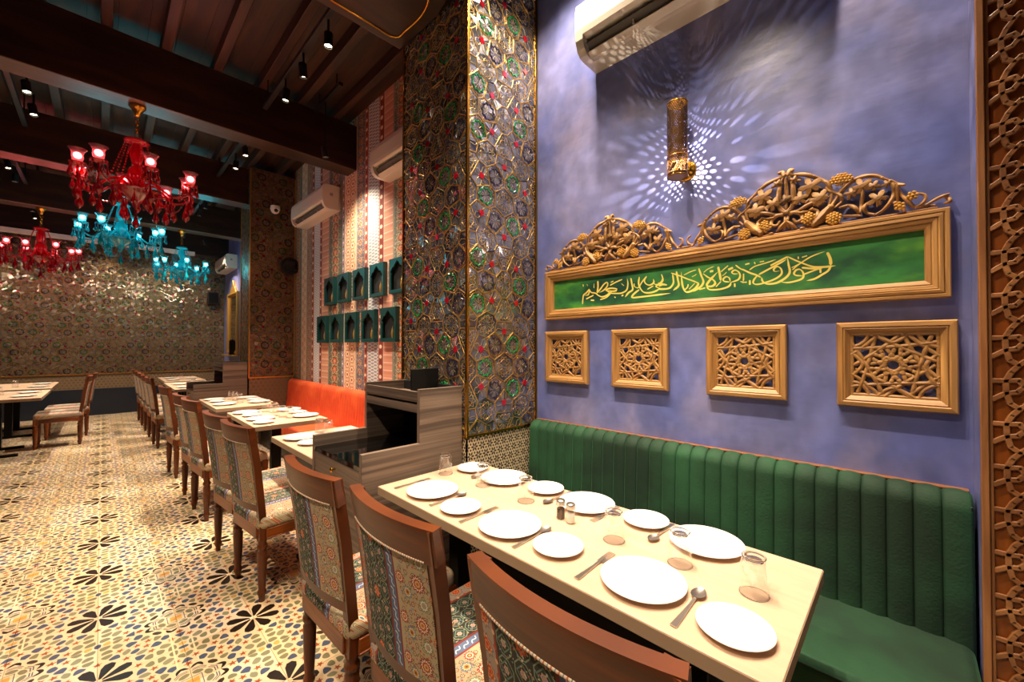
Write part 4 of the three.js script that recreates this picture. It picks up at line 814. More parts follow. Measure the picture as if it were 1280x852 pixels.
function leafGeo(size, turn) {
  const pts = []; for (let i = 0; i < 60; i++) { const a = i / 60 * 2 * Math.PI, r = size * (0.34 + 0.66 * Math.abs(Math.cos(2.5 * (a - Math.PI / 2))) ** 1.1 + 0.05 * Math.cos(25 * a)) * (Math.sin(a) < -0.7 ? 0.75 : 1); pts.push([r * Math.cos(a), r * Math.sin(a)]); }
  const g = extr(shape2(pts), 0.006, 0.003, 2); const p = g.attributes.position; for (let i = 0; i < p.count; i++) { const d = Math.hypot(p.getX(i), p.getY(i)) / size; p.setZ(i, p.getZ(i) + 0.006 * (1 - d) - 0.003 * Math.abs(Math.cos(2.5 * Math.atan2(p.getY(i), p.getX(i)) - 5 * Math.PI / 4))); }
  g.computeVertexNormals(); g.rotateZ(turn * Math.PI / 180); return boxUV(g, 'x');
}
function moulding(w, h, profile) {                              // mitred frame: profile = [inset, height] pairs from the outer edge inwards
  const P = [], N = [], U = [], cor = (d) => [[-w / 2 + d, -h / 2 + d], [w / 2 - d, -h / 2 + d], [w / 2 - d, h / 2 - d], [-w / 2 + d, h / 2 - d]];
  for (let k = 0; k < 4; k++) for (let i = 0; i + 1 < profile.length; i++) {
    const [d0, z0] = profile[i], [d1, z1] = profile[i + 1], a = cor(d0)[k], b = cor(d0)[(k + 1) % 4], c = cor(d1)[(k + 1) % 4], d = cor(d1)[k];
    const q = [[...a, z0], [...b, z0], [...c, z1], [...d, z1]], n = new THREE.Vector3().subVectors(new THREE.Vector3(...q[1]), new THREE.Vector3(...q[0])).cross(new THREE.Vector3().subVectors(new THREE.Vector3(...q[3]), new THREE.Vector3(...q[0]))).normalize();
    const lu = (p) => (k % 2 ? p[1] : p[0]), s = i * 0.02 + k * 0.3;
    for (const j of [0, 1, 2, 0, 2, 3]) { P.push(...q[j]); N.push(n.x, n.y, n.z); U.push(lu(q[j]), s + (j > 1 ? Math.hypot(d1 - d0, z1 - z0) : 0)); }
  }
  const g = new THREE.BufferGeometry(); g.setAttribute('position', new THREE.Float32BufferAttribute(P, 3)); g.setAttribute('normal', new THREE.Float32BufferAttribute(N, 3)); g.setAttribute('uv', new THREE.Float32BufferAttribute(U, 2)); return g;
}
{
  const x0 = -1.688, x1 = 0.12, y0 = 1.592, y1 = 1.903, w = x1 - x0, h = y1 - y0, cx = (x0 + x1) / 2, cy = (y0 + y1) / 2;
  const t = thing('carved_panel', 'long green calligraphy board in ribbed wooden frame crested with carved vines', 'wall art', [WX, 0, 0], turnR);
  const prof = [[0, 0], [0, 0.034], [0.003, 0.038], [0.012, 0.038], [0.015, 0.034], [0.018, 0.038], [0.027, 0.039], [0.030, 0.034], [0.033, 0.036], [0.043, 0.034], [0.046, 0.029], [0.049, 0.031], [0.060, 0.026], [0.064, 0.022], [0.064, 0.008]];
  part(t, 'frame', moved(moulding(w, h, prof), cx, cy, 0), M.carveWood, 'ribbed wooden frame');
  const bw = w - 0.124, bh = h - 0.124, PX = 1100;
  const boardTex = canvasTex(2048, Math.round(2048 * bh / bw), (x, W, H) => {
    const k = W / bw; const f = new SeedRand(77);
    for (let j = 0; j < H; j += 2) for (let i = 0; i < W; i += 4) {
      const u = i / W, v = j / H, a = fbm(u, v, 9, 2, 5, 301), b = fbm(u + 0.05 * a, v, 14, 3, 4, 311), e = clamp(Math.abs(u - 0.55) * 1.5 - 0.18);
      let q = mix3([22, 70, 46], [52, 128, 58], clamp((a - 0.36) * 2.6 + e * 0.8)); q = mix3(q, [110, 172, 58], clamp((b - 0.48) * 3) * (0.3 + 1.2 * e)); q = mix3(q, [12, 40, 46], clamp((0.42 - b) * 3) * 0.7);
      x.fillStyle = `rgb(${q[0] | 0},${q[1] | 0},${q[2] | 0})`; x.fillRect(i, j, 4, 2);
    }
    x.strokeStyle = '#e6cf62'; x.lineCap = 'butt'; x.fillStyle = '#e6cf62';
    const X = (c) => (c / 100 - (cx - bw / 2)) * k, Y = (c) => ((cy + bh / 2) - c / 100) * k;
    for (const [pen, ...q] of STROKES) {                        // broad-nibbed pen: swelling in the middle, pointed ends
      const n = q.length / 2, curve = n === 2 ? new THREE.LineCurve3(new THREE.Vector3(X(q[0]), Y(q[1]), 0), new THREE.Vector3(X(q[2]), Y(q[3]), 0)) : new THREE.CatmullRomCurve3(Array.from({ length: n }, (_, i) => new THREE.Vector3(X(q[2 * i]), Y(q[2 * i + 1]), 0)));
      const S = 50, L = [], R = [];
      for (let i = 0; i <= S; i++) { const s = i / S, p = curve.getPoint(s), g = curve.getTangent(s), e = Math.min(1, Math.sin(Math.PI * Math.min(1, 0.06 + 0.94 * s)) * 2.2 + (n === 2 ? 0.5 : 0.12)), wd = pen / 100 * k * 0.57 * e * (0.62 + 0.55 * Math.abs(Math.sin(Math.atan2(g.y, g.x) - 0.6))); L.push([p.x - g.y * wd, p.y + g.x * wd]); R.unshift([p.x + g.y * wd, p.y - g.x * wd]); }
      x.beginPath(); [...L, ...R].forEach((p) => x.lineTo(...p)); x.closePath(); x.fill();
    }
  });
  const g = new THREE.BoxGeometry(bw + 0.01, bh + 0.01, 0.008); const bm = g.attributes.position, bu = g.attributes.uv; for (let i = 0; i < bm.count; i++) bu.setXY(i, clamp(bm.getX(i) / bw + 0.5), clamp(bm.getY(i) / bh + 0.5));
  g.translate(cx, cy, 0.008); part(t, 'painted_board', g, std({ map: boardTex, roughness: 0.5 }), 'green painted board with pale gold Arabic writing');
  const crest = [], maps = [(x) => x, (x) => 2 * AXIS - x]; maps.push((x) => 2 * MID - x, (x) => 2 * MID - (2 * AXIS - x));
  const skipTip = (q, k) => (k === 1 || k === 3) && q[1] > 4;    // the tip scrolls only stand at the outer ends
  const lv = [], gp = [];
  for (const [k, m] of maps.entries()) {
    for (const q of VINE) { if (skipTip(q, k)) continue; const pts = []; for (let i = 1; i < q.length; i += 2) pts.push([m(q[i] / 100), q[i + 1] / 100, 0.018 + 0.006 * Math.sin(i * 1.7)]); const r = q[0] / 100 * 1.3; const g = taperTube(pts, (s) => r * (0.72 + 0.42 * Math.sin(Math.PI * s)), 26, 8); crest.push(boxUV(g, 'x')); }
    for (const [x, y, s, a] of LEAVES) { if (k % 2 && x > -4.2 && x < -3) continue; lv.push([m(x / 100), y / 100, s / 100 * 1.12, k === 0 || k === 3 ? a : -a]); }
    for (const [x, y, a, b, d] of GRAPES) { if (k % 2 && x > 2) continue; gp.push([m(x / 100), y / 100, a / 100 * 1.9, b / 100 * 1.9, k === 0 || k === 3 ? -d : d]); }
  }
  crest.push(b2(x0 + 0.03, x1 - 0.03, 1.898, 1.914, 0.004, 0.024, 0.003));
  const cr = part(t, 'crest', crest, M.carveWood, 'pierced crest of carved vine stems');
  for (const [x, y, s, a] of lv) part(cr, 'leaf', moved(leafGeo(s, a + 20), x, y, 0.018), M.carveWood);
  for (const [x, y, a, b, d] of gp) {
    const q = [], r = 0.0062; for (let j = -6; j <= 6; j++) for (let i = -6; i <= 6; i++) { const u = (i + (j & 1) / 2) * r * 1.75, v = j * r * 1.55; if ((u / a) ** 2 + (v / b) ** 2 > 1) continue; q.push(ball(r, u, v, 0.020 + 0.012 * Math.sqrt(Math.max(0, 1 - (u / a) ** 2 - (v / b) ** 2)), 1)); }
    if (!q.length) continue; const g = merge(q); g.rotateZ(d * Math.PI / 180 * 0.5); g.translate(x, y, 0); part(cr, 'grape_cluster', g, M.grape, 'golden cluster of carved grapes');
  }
}
// four square frames with woven strapwork
{
  const S = 0.325, I = S - 0.084, h = I / 2;
  const t = thing('carved_panel', 'small square carved lattice frame, leftmost of four under the green board', 'wall art', [WX, 1.352, -1.525], turnR, 'square carved lattice frames');
  part(t, 'frame', moulding(S, S, [[0, 0.004], [0, 0.030], [0.004, 0.036], [0.018, 0.038], [0.022, 0.034], [0.026, 0.036], [0.036, 0.028], [0.042, 0.022], [0.042, 0.004]]), M.carveWood);
  const straps = [];
  const strap = (pts) => { const c = new THREE.CatmullRomCurve3(pts.map((p) => new THREE.Vector3(...p))); const g = new THREE.TubeGeometry(c, 36, 0.0068, 8); const p = g.attributes.position; for (let i = 0; i < p.count; i++) p.setZ(i, 0.018 + (p.getZ(i) - 0.018) * 0.62); g.computeVertexNormals(); straps.push(boxUV(g, 'x')); };
  const fam = (n, r, lim, rot, bow, ph) => { for (let k = 0; k < n; k++) { const a = rot + k * 2 * Math.PI / n, d = [Math.cos(a), Math.sin(a)], e = [-d[1], d[0]], pts = []; for (let i = -12; i <= 12; i++) { const s = i / 12 * lim, rr = r + bow * (s / lim) ** 2, x = d[0] * rr + e[0] * s, y = d[1] * rr + e[1] * s; if (Math.abs(x) > h || Math.abs(y) > h) continue; pts.push([x, y, 0.018 + 0.0028 * Math.sin(i * 1.9 + ph + k * Math.PI)]); } if (pts.length > 3) strap(pts); } };
  fam(10, 0.022, 0.062, 0.1, 0.006, 0); fam(10, 0.068, 0.17, 0.1 + Math.PI / 10, 0.012, 1.5);
  for (const sx of [-1, 1]) for (const sy of [-1, 1]) { const pts = []; for (let i = 0; i <= 12; i++) { const a = i / 12 * Math.PI / 2 + Math.PI / 4 - 0.0; pts.push([sx * (h - 0.052 * Math.cos(a - Math.PI / 4)), sy * (h - 0.052 * Math.sin(a - Math.PI / 4)), 0.018]); } strap(pts); strap([[sx * h, sy * (h - 0.085), 0.02], [sx * (h - 0.03), sy * (h - 0.06), 0.016], [sx * (h - 0.06), sy * (h - 0.03), 0.02], [sx * (h - 0.085), sy * h, 0.016]]); }
  for (const s of [-1, 1]) for (const q of [0, 1]) { const P = (a, b) => (q ? [b, a] : [a, b]); strap([[...P(s * (h - 0.004), -h), 0.018], [...P(s * (h - 0.004), 0), 0.018], [...P(s * (h - 0.004), h), 0.018]]); strap([[...P(s * h, -0.05), 0.018], [...P(s * (h - 0.035), 0), 0.02], [...P(s * h, 0.05), 0.018]]); }
  part(t, 'lattice', straps, M.carveWood, 'pierced ten-fold strapwork');
  [[-1.035, 'square carved lattice frame, second from left of four under the green board'], [-0.52, 'square carved lattice frame, third from left of four under the green board'], [-0.028, 'square carved lattice frame, rightmost of four under the green board']].forEach(([z, l]) => copy(t, [WX, 1.352, z], turnR, l));
}
// ------------------------------------------------------------------ air conditioners
function makeAC(name, label, L, pos) {                          // local x along the wall, y up from its underside, z out
  const t = thing(name, label, 'air conditioner', pos, turnR, 'wall air conditioners');
  const outer = [[0, 0], [0.13, 0], [0.17, 0.006], [0.196, 0.03], [0.213, 0.075], [0.218, 0.13], [0.216, 0.24], [0.205, 0.282], [0.18, 0.3], [0, 0.3]];
  const body = [[0, 0], [0.10, 0], [0.135, 0.012], [0.085, 0.05], [0.085, 0.085], [0.12, 0.10], [0.190, 0.088], [0.214, 0.098], [0.218, 0.13], [0.216, 0.24], [0.205, 0.282], [0.18, 0.3], [0, 0.3]];
  const mk = (p, d, x) => { const g = extr(shape2(p), d, 0.003, 2); g.rotateY(-Math.PI / 2); g.scale(1, 1, 1); g.translate(x + d, 0, 0); return g; };
  const fixed = (g) => { const p = g.attributes.position; for (let i = 0; i < p.count; i++) { /* profile x becomes local z */ } return g; };
  part(t, 'casing', [fixed(mk(body, L - 0.09, -L / 2 + 0.045))], M.acWhite, 'white plastic casing');
  part(t, 'end_cap', mk(outer, 0.045, -L / 2), M.acWhite); part(t, 'end_cap', mk(outer, 0.045, L / 2 - 0.045), M.acWhite);
  part(t, 'slot', b2(-L / 2 + 0.045, L / 2 - 0.045, 0.052, 0.083, 0.086, 0.092, 0), M.acGrey, 'dark air outlet');
  const bl = bx(L - 0.1, 0.006, 0.052, 0, 0, 0, 0.002); bl.rotateX(-0.62); bl.translate(0, 0.05, 0.158); part(t, 'louvre', bl, M.acGrey);
  for (const s of [-0.22, 0.22]) part(t, 'stay', b2(s * L - 0.004, s * L + 0.004, 0.03, 0.085, 0.1, 0.165, 0.001), M.acWhite);
  const lip = bx(L - 0.09, 0.008, 0.044, 0, 0, 0, 0.003); lip.rotateX(-0.55); lip.translate(0, 0.012, 0.142); part(t, 'lower_lip', lip, M.acWhite);
  part(t, 'knockout', [b2(L / 2 + 0.0005, L / 2 + 0.003, 0.16, 0.2, 0.09, 0.13, 0.001)], M.acGrey);
  return t;
}
const ac0 = makeAC('air_conditioner', 'white wall air conditioner high on the blue wall, cut by the top of the picture', 1.16, [WX, 3.065, -0.735]);
copy(ac0, [WX, 3.11, -3.22], turnR, 'white wall air conditioner half hidden behind the near mosaic pillar');
copy(ac0, [WX, 3.11, -5.62], turnR, 'white wall air conditioner above the niches, beside the far mosaic pillar');
copy(ac0, [WX, 3.13, -11.1], turnR, 'white wall air conditioner in the far corner behind the second pillar');
// ------------------------------------------------------------------ pierced brass sconce
{
  const t = thing('wall_sconce', 'tall pierced brass cylinder lamp on the blue wall throwing rays of light', 'lamp', [1.955, 2.245, -0.783], turnR);
  const R = 0.047, H = 0.365, nu = 34, nv = 44, P = [];
  const pt = (u, v) => { const a = u / nu * 2 * Math.PI; return [R * Math.cos(a), v / nv * H, R * Math.sin(a)]; };
  for (let j = 0; j < nv; j++) for (let i = 0; i < nu; i++) {
    const o = (j % 2) / 2, solid = j < 2 || j > nv - 2, mot = Math.cos(i * 6.2832 * 4 / nu) * Math.cos(j * 0.62) + 0.6 * Math.cos(i * 6.2832 * 8 / nu + j * 0.9), r = solid || mot < -0.8 ? 0 : 0.2 + 0.24 * Math.abs(Math.sin(i * 0.628) * Math.cos(j * 0.45));
    const c = [i + 0.5 + o, j + 0.5], out = [[i + o, j], [i + 1 + o, j], [i + 1 + o, j + 1], [i + o, j + 1]];
    if (!r) { P.push(...pt(...out[0]), ...pt(...out[2]), ...pt(...out[1]), ...pt(...out[0]), ...pt(...out[3]), ...pt(...out[2])); continue; }
    const ring = [], rim = []; for (let k = 0; k < 8; k++) { const a = k * Math.PI / 4 + Math.PI / 8 * 0, s = Math.max(Math.abs(Math.cos(a)), Math.abs(Math.sin(a))); ring.push([c[0] + r * Math.cos(a), c[1] + r * Math.sin(a)]); rim.push([c[0] + 0.5 * Math.cos(a) / s, c[1] + 0.5 * Math.sin(a) / s]); }
    for (let k = 0; k < 8; k++) { const m = (k + 1) % 8; P.push(...pt(...rim[k]), ...pt(...ring[k]), ...pt(...rim[m]), ...pt(...rim[m]), ...pt(...ring[k]), ...pt(...ring[m])); }
  }
  const g = new THREE.BufferGeometry(); g.setAttribute('position', new THREE.Float32BufferAttribute(P, 3)); g.computeVertexNormals();
  const sh = part(t, 'shade', g, std({ color: 0x3c240a, roughness: 0.5, metalness: 0.8 }), 'brass tube pierced with a dense floral pattern');
  part(t, 'bottom', cyl(R - 0.001, R - 0.001, 0.003, 0, 0.004, 0, 32), M.oldBrass); part(t, 'lid', cyl(R - 0.001, R - 0.001, 0.003, 0, H - 0.004, 0, 32), M.oldBrass);
  part(t, 'band', [0.004, 0.1, H - 0.004].map((y) => { const q = new THREE.TorusGeometry(R + 0.0005, 0.002, 8, 40); q.rotateX(Math.PI / 2); q.translate(0, y, 0); return q; }), M.brass);
  part(t, 'arm', [tube([[0, 0.03, 0], [0, 0.02, -0.04], [0, 0.035, -0.08], [0, 0.06, -0.11]], 0.008, 20, 10), sph(0.013, 0, 0.035, 0)], M.brass);
  const pl = lathe([[0.0001, 0.03], [0.014, 0.028], [0.026, 0.018], [0.044, 0.012], [0.05, 0.006], [0.05, 0]], 28); pl.rotateX(Math.PI / 2); pl.translate(0, 0.065, -0.115); part(t, 'back_plate', pl, M.brass, 'round polished brass back plate');
  const bulb = part(t, 'bulb', sph(0.009, 0, 0.075, 0, 12, 10), std({ color: 0x000000, emissive: 0xffe0b0, emissiveIntensity: 8 }), 'glowing bulb');
  bulb.castShadow = false;
  const l = new THREE.PointLight(new THREE.Color(1, 0.86, 0.72), LIGHT.sconce, 6, 2); l.castShadow = true; l.shadow.radius = 0.04; l.position.set(0, 0.075, 0); t.add(l);
}
// ------------------------------------------------------------------ teal niches with brass ornaments
{
  const w = 0.31, h = 0.35, d = 0.045, G = 'teal niche boxes on the striped wallpaper', GO = 'brass ornaments in the niches';
  const t = thing('niche_box', 'x', 'wall shelf', [WX, 0, 0], turnR, G);
  const arch = []; const hw = 0.118, y0 = 0.035; arch.push([-hw, y0], [hw, y0], [hw, 0.2], [hw + 0.012, 0.215], [hw - 0.004, 0.235], [hw - 0.028, 0.262], [hw - 0.06, 0.27], [hw - 0.08, 0.295], [0, 0.322]); for (const p of arch.slice(2, 8).reverse()) arch.push([-p[0], p[1]]);
  part(t, 'front', moved(extr(shape2([[-w / 2, 0], [w / 2, 0], [w / 2, h], [-w / 2, h]], [arch.slice().reverse()]), 0.014, 0.002, 1), 0, 0, d - 0.014), M.teal, 'teal board with a pointed arch opening');
  part(t, 'box', [b2(-w / 2, -w / 2 + 0.012, 0, h, 0, d - 0.012, 0.001), b2(w / 2 - 0.012, w / 2, 0, h, 0, d - 0.012, 0.001), b2(-w / 2, w / 2, 0, 0.012, 0, d - 0.012, 0.001), b2(-w / 2, w / 2, h - 0.012, h, 0, d - 0.012, 0.001)], M.teal);
  part(t, 'back', b2(-w / 2 + 0.01, w / 2 - 0.01, 0.01, h - 0.01, 0.002, 0.008, 0), M.darkHole);
  part(t, 'shelf', b2(-w / 2 + 0.012, w / 2 - 0.012, 0.012, 0.036, 0.008, d - 0.012, 0.001), M.teal);
  const o = thing('ornament', 'x', 'ornament', [0, 0, 0], 0, GO);
  part(o, 'body', lathe([[0.0001, 0], [0.012, 0], [0.008, 0.008], [0.0125, 0.03], [0.0135, 0.05], [0.011, 0.075], [0.006, 0.09], [0.008, 0.096], [0.0001, 0.1]], 16), M.gilt); part(o, 'finial', lathe([[0.0001, 0.1], [0.004, 0.104], [0.003, 0.112], [0.0001, 0.128]], 10), M.gilt);
  const ord = ['farthest', 'fourth', 'middle', 'second', 'nearest'];
  let n = 0;
  for (const [row, y, za, zb] of [['upper', 1.945, -5.27, -3.57], ['lower', 1.462, -5.51, -3.745]]) for (let i = 0; i < 5; i++) {
    const z = mix(za, zb, i / 4), l1 = `teal arched niche box, ${ord[i]} of the ${row} row on the wallpaper`, l2 = `small gilt urn inside the ${ord[i]} arched niche of the ${row} row`;
    const A = n ? copy(t, [WX, y, z], turnR, l1) : t, B = n ? copy(o, [0, 0, 0], 0, l2) : o; A.position.set(WX, y, z); A.userData.label = l1; B.userData.label = l2; B.position.set(WX - 0.022, y + 0.037, z + 0.055); n++;
  }
}
// ------------------------------------------------------------------ small fittings
{
  const c = thing('security_camera', 'white dome camera high on the far mosaic pillar', 'camera', [1.77, 3.46, -6.70]);
  part(c, 'mount', cyl(0.06, 0.065, 0.05, 0, 0.0, 0.06, 24), M.white); part(c, 'bracket', b2(-0.03, 0.03, -0.03, 0.03, 0, 0.05, 0.004), M.white); part(c, 'dome', sph(0.058, 0, -0.03, 0.06, 20, 14), M.white); part(c, 'lens', sph(0.028, 0, -0.045, 0.1, 14, 10), M.blackGloss);
  const s = thing('loudspeaker', 'round black loudspeaker on the edge of the far mosaic pillar', 'speaker', [1.965, 2.62, -6.70]);
  const g = lathe([[0.0001, 0], [0.08, 0], [0.12, 0.04], [0.132, 0.1], [0.124, 0.13], [0.115, 0.134], [0.0001, 0.128]], 28); g.rotateX(Math.PI / 2); const b = part(s, 'housing', g, M.black); const cone = lathe([[0.0001, 0.118], [0.03, 0.122], [0.09, 0.137], [0.095, 0.135]], 28); cone.rotateX(Math.PI / 2); part(s, 'grille', cone, M.blackGloss);
  const f = thing('loudspeaker', 'small black box speaker on the right side of the far mosaic wall', 'speaker', [1.82, 2.40, ZF + 0.005]);
  part(f, 'housing', b2(-0.1, 0.1, 0, 0.28, 0.01, 0.17, 0.01), M.black); part(f, 'grille', b2(-0.085, 0.085, 0.02, 0.26, 0.17, 0.176, 0.003), M.blackMetal);
  const m = thing('wall_mirror', 'tall gilt framed mirror with a lamp shelf on the blue wall behind the far pillar', 'mirror', [WX, 1.22, -10.75], turnR);
  part(m, 'frame', moved(moulding(0.95, 1.36, [[0, 0], [0, 0.05], [0.03, 0.06], [0.07, 0.04], [0.09, 0.02]]), 0, 0.7, 0), M.gilt, 'gilt frame'); part(m, 'glass', b2(-0.4, 0.4, 0.1, 1.3, 0.005, 0.02, 0), std({ color: 0xb09060, roughness: 0.12, metalness: 0.9 }));
  part(m, 'crest', [moved(extr(shape2([[-0.3, 0], [0.3, 0], [0.2, 0.12], [0.08, 0.16], [0, 0.3], [-0.08, 0.16], [-0.2, 0.12]]), 0.03, 0.004, 1), 0, 1.37, 0.005)], M.gilt); part(m, 'shelf', b2(-0.5, 0.5, -0.03, 0.0, 0, 0.14, 0.004), M.gilt);
  const l = thing('table_lantern', 'dark lantern standing on the shelf of the far gilt mirror', 'lantern', [WX - 0.085, 1.22, -10.5]);
  part(l, 'body', b2(-0.05, 0.05, 0, 0.3, -0.05, 0.05, 0.006), M.blackMetal); part(l, 'cap', lathe([[0.0001, 0.36], [0.01, 0.35], [0.06, 0.3], [0.0001, 0.3]], 4), M.blackMetal);
}
// ------------------------------------------------------------------ chandeliers
function makeChandelier(label, col, glow, power, pos, turn) {
  const t = thing('chandelier', label, 'chandelier', pos, turn);
  const glass = phy({ color: col, roughness: 0.08, transmission: 0.58, thickness: 0, ior: 1.7, specularIntensity: 1 });
  const shadeM = phy({ color: new THREE.Color(col).lerp(new THREE.Color(1, 1, 1), 0.2), roughness: 0.12, transmission: 0.9, thickness: 0, ior: 1.5 });
  const bulbM = std({ color: 0x000000, emissive: glow, emissiveIntensity: 30 });
  part(t, 'canopy', lathe([[0.0001, 0], [0.055, 0], [0.058, -0.01], [0.045, -0.03], [0.022, -0.06], [0.02, -0.09], [0.0001, -0.095]], 20), M.brass, 'brass ceiling cup');
  const links = []; for (let i = 0; i < 5; i++) { const g = new THREE.TorusGeometry(0.014, 0.0035, 6, 12); g.scale(1, 1.6, 1); g.rotateY(i % 2 ? Math.PI / 2 : 0); g.translate(0, -0.115 - i * 0.034, 0); links.push(g); }
  part(t, 'chain', links, M.brass);
  part(t, 'stem', lathe([[0.0001, -0.34], [0.06, -0.345], [0.085, -0.365], [0.06, -0.375], [0.03, -0.385], [0.045, -0.42], [0.05, -0.47], [0.03, -0.53], [0.026, -0.55], [0.05, -0.57], [0.062, -0.62], [0.05, -0.67], [0.03, -0.7], [0.04, -0.72], [0.16, -0.735], [0.17, -0.745], [0.1, -0.79], [0.05, -0.82], [0.03, -0.84], [0.02, -0.87], [0.0001, -0.9]].map((p) => [p[0], p[1] > -0.7 ? -0.7 + (p[1] + 0.7) * 1.15 : p[1]]), 20), glass, 'turned glass stem and bowl');
  const dropGeo = merge([lathe([[0.0001, 0.012], [0.002, 0.01], [0.002, 0.0], [0.006, -0.006], [0.002, -0.015], [0.004, -0.03], [0.013, -0.062], [0.012, -0.072], [0.0001, -0.086]], 6)]);
  const hang = (p, x, y, z, s) => { const m = part(p, 'crystal_drop', dropGeo, glass); m.position.set(x, y, z); m.scale.setScalar(s); };
  const beads = (a, b, sag, n) => { const q = []; for (let i = 0; i <= n; i++) { const s = i / n; q.push(ball(0.0075, mix(a[0], b[0], s), mix(a[1], b[1], s) - sag * Math.sin(Math.PI * s), mix(a[2], b[2], s), 0)); } return q; };
  const N = 8, RA = 0.405;
  for (let k = 0; k < N; k++) {
    const a = k * 2 * Math.PI / N, long = k % 2 ? 1 : 0.86, R = RA * long, up = k % 2 ? 0 : 0.03, c = Math.cos(a), s = Math.sin(a), at = (r, y) => [r * c, y, r * s];
    const arm = part(t, 'arm', taperTube([at(0.04, -0.7), at(0.12, -0.66), at(0.2, -0.72), at(0.28 * long, -0.77), at(R * 0.97, -0.735), at(R, -0.67 + up)], (q) => 0.011 - 0.003 * q, 22, 8), glass);
    part(arm, 'drip_pan', lathe([[0.0001, 0], [0.02, 0.002], [0.05, 0.016], [0.054, 0.022], [0.048, 0.02], [0.02, 0.01], [0.014, 0.03], [0.0001, 0.03]], 14, ...at(R, -0.675 + up)), glass);
    part(arm, 'shade', lathe([[0.014, 0], [0.03, 0.01], [0.036, 0.035], [0.034, 0.06], [0.042, 0.085], [0.056, 0.1]], 18, ...at(R, -0.645 + up)), shadeM, 'tulip shaped glass shade');
    const b = part(arm, 'bulb', sph(0.025, ...at(R, -0.597 + up), 12, 10), bulbM); b.scale.set(1, 1, 1);
    const L = new THREE.PointLight(glow, power, 9, 2); L.castShadow = true; L.shadow.radius = 1; L.position.set(...at(R, -0.597 + up)); arm.add(L);
    for (let i = 0; i < 5; i++) { const q = i * 2 * Math.PI / 5; hang(arm, R * c + 0.05 * Math.cos(q), -0.665 + up, R * s + 0.05 * Math.sin(q), 1.1); }
    hang(arm, R * c, -0.72, R * s, 2.3); hang(arm, 0.26 * c, -0.78, 0.26 * s, 1.9);
    const a2 = (k + 1) * 2 * Math.PI / N, l2 = (k + 1) % 2 ? 1 : 0.86; part(t, 'bead_swag', [...beads(at(R, -0.7), [RA * l2 * Math.cos(a2), -0.7, RA * l2 * Math.sin(a2)], 0.1, 13), ], glass); part(t, 'bead_string', beads([0.06 * c, -0.3, 0.06 * s], at(0.17, -0.7), -0.015, 16), glass);
  }
  for (let i = 0; i < 10; i++) { const q = i * 0.628; hang(t, 0.15 * Math.cos(q), -0.75, 0.15 * Math.sin(q), 1.6); } hang(t, 0, -0.9, 0, 1.9);
  return t;
}
const RED = 0xb80820, TEALC = 0x1cc4d0;
const red0 = makeChandelier('large red glass chandelier hanging from the nearest beam', RED, new THREE.Color(1, 0.34, 0.34), LIGHT.red, [0.19, 3.48, -4.7], 0.2);
copy(red0, [-0.66, 3.48, -9.25], 0.5, 'smaller looking red glass chandelier at the left edge, near the far wall');
const teal0 = makeChandelier('turquoise glass chandelier directly below and behind the large red one', TEALC, new THREE.Color(0.42, 0.96, 1.0), LIGHT.teal, [0.15, 3.48, -6.95], 0.35);
copy(teal0, [0.98, 3.48, -9.25], 0.1, 'small turquoise glass chandelier nearest to the far pillar');

// ------------------------------------------------------------------ track spotlights
const lensM = std({ color: 0x000000, emissive: 0xffe2b8, emissiveIntensity: 22 });
const spotHeadGeo = [lathe([[0.0001, 0.085], [0.026, 0.085], [0.03, 0.08], [0.03, -0.02], [0.0265, -0.02], [0.0265, 0.0], [0.0001, 0.0]], 18)];
const lensGeo = lathe([[0.0001, -0.0045], [0.026, -0.004], [0.026, -0.001]], 18);
const SPOTS = 'track spotlights under the ceiling';
let spot0 = null;
function spot(x, z, aim, power, angle, label, y = 3.58, pen = 0.7, col = WARM) {
  let t;
  if (!spot0) {
    t = spot0 = thing('spotlight', label, 'spotlight', [0, 0, 0], 0, SPOTS);
    part(t, 'stem', cyl(0.008, 0.008, 1, 0, 0.5, 0, 8), M.black).position.y = 0.08; const h = part(t, 'head', spotHeadGeo, M.black, 'black cylindrical lamp head'); part(h, 'lens', lensGeo, lensM, 'glowing lens');
  } else { t = copy(spot0, [0, 0, 0], 0, label); for (const c of [...t.children]) if (c.isLight || c.name === 'aim') t.remove(c); }
  t.position.set(x, y, z); t.children.find((c) => c.name === 'stem').scale.y = (y > 3.7 || y < 3.5 ? 3.957 : 3.756) - y - 0.08;
  const dir = new THREE.Vector3(aim[0] - x, aim[1] - y, aim[2] - z).normalize();
  const head = t.children.find((c) => c.name === 'head'); head.quaternion.setFromUnitVectors(new THREE.Vector3(0, -1, 0), dir);
  const L = new THREE.SpotLight(col, power, 14, angle * Math.PI / 180, pen, 2); L.castShadow = true; L.shadow.radius = 2; L.position.copy(dir).multiplyScalar(0.012); t.add(L);
  const T = new THREE.Object3D(); T.name = 'aim'; T.position.set(aim[0] - x, aim[1] - y, aim[2] - z); t.add(T); L.target = T;
  return t;
}
function track(x, z0, z1, label, ry = 3.755) { const t = thing('lighting_track', label, 'light track'); part(t, 'rail', b2(x - 0.02, x + 0.02, ry, ry + 0.034, z0, z1, 0.003, 'z'), M.black); for (const z of [z0 + 0.1, z1 - 0.1]) part(t, 'hanger', cyl(0.006, 0.006, 4.125 - ry - 0.03, x, (4.125 + ry + 0.03) / 2, z, 8), M.black); }
track(1.1, -1.7, 0.2, 'black lighting track over the long table'); track(1.1, -4.5, -2.6, 'black lighting track between the joists near the top of the picture'); track(1.1, -6.8, -4.9, 'black lighting track over the orange bench tables'); track(1.1, -9.1, -7.2, 'black lighting track past the far pillar');
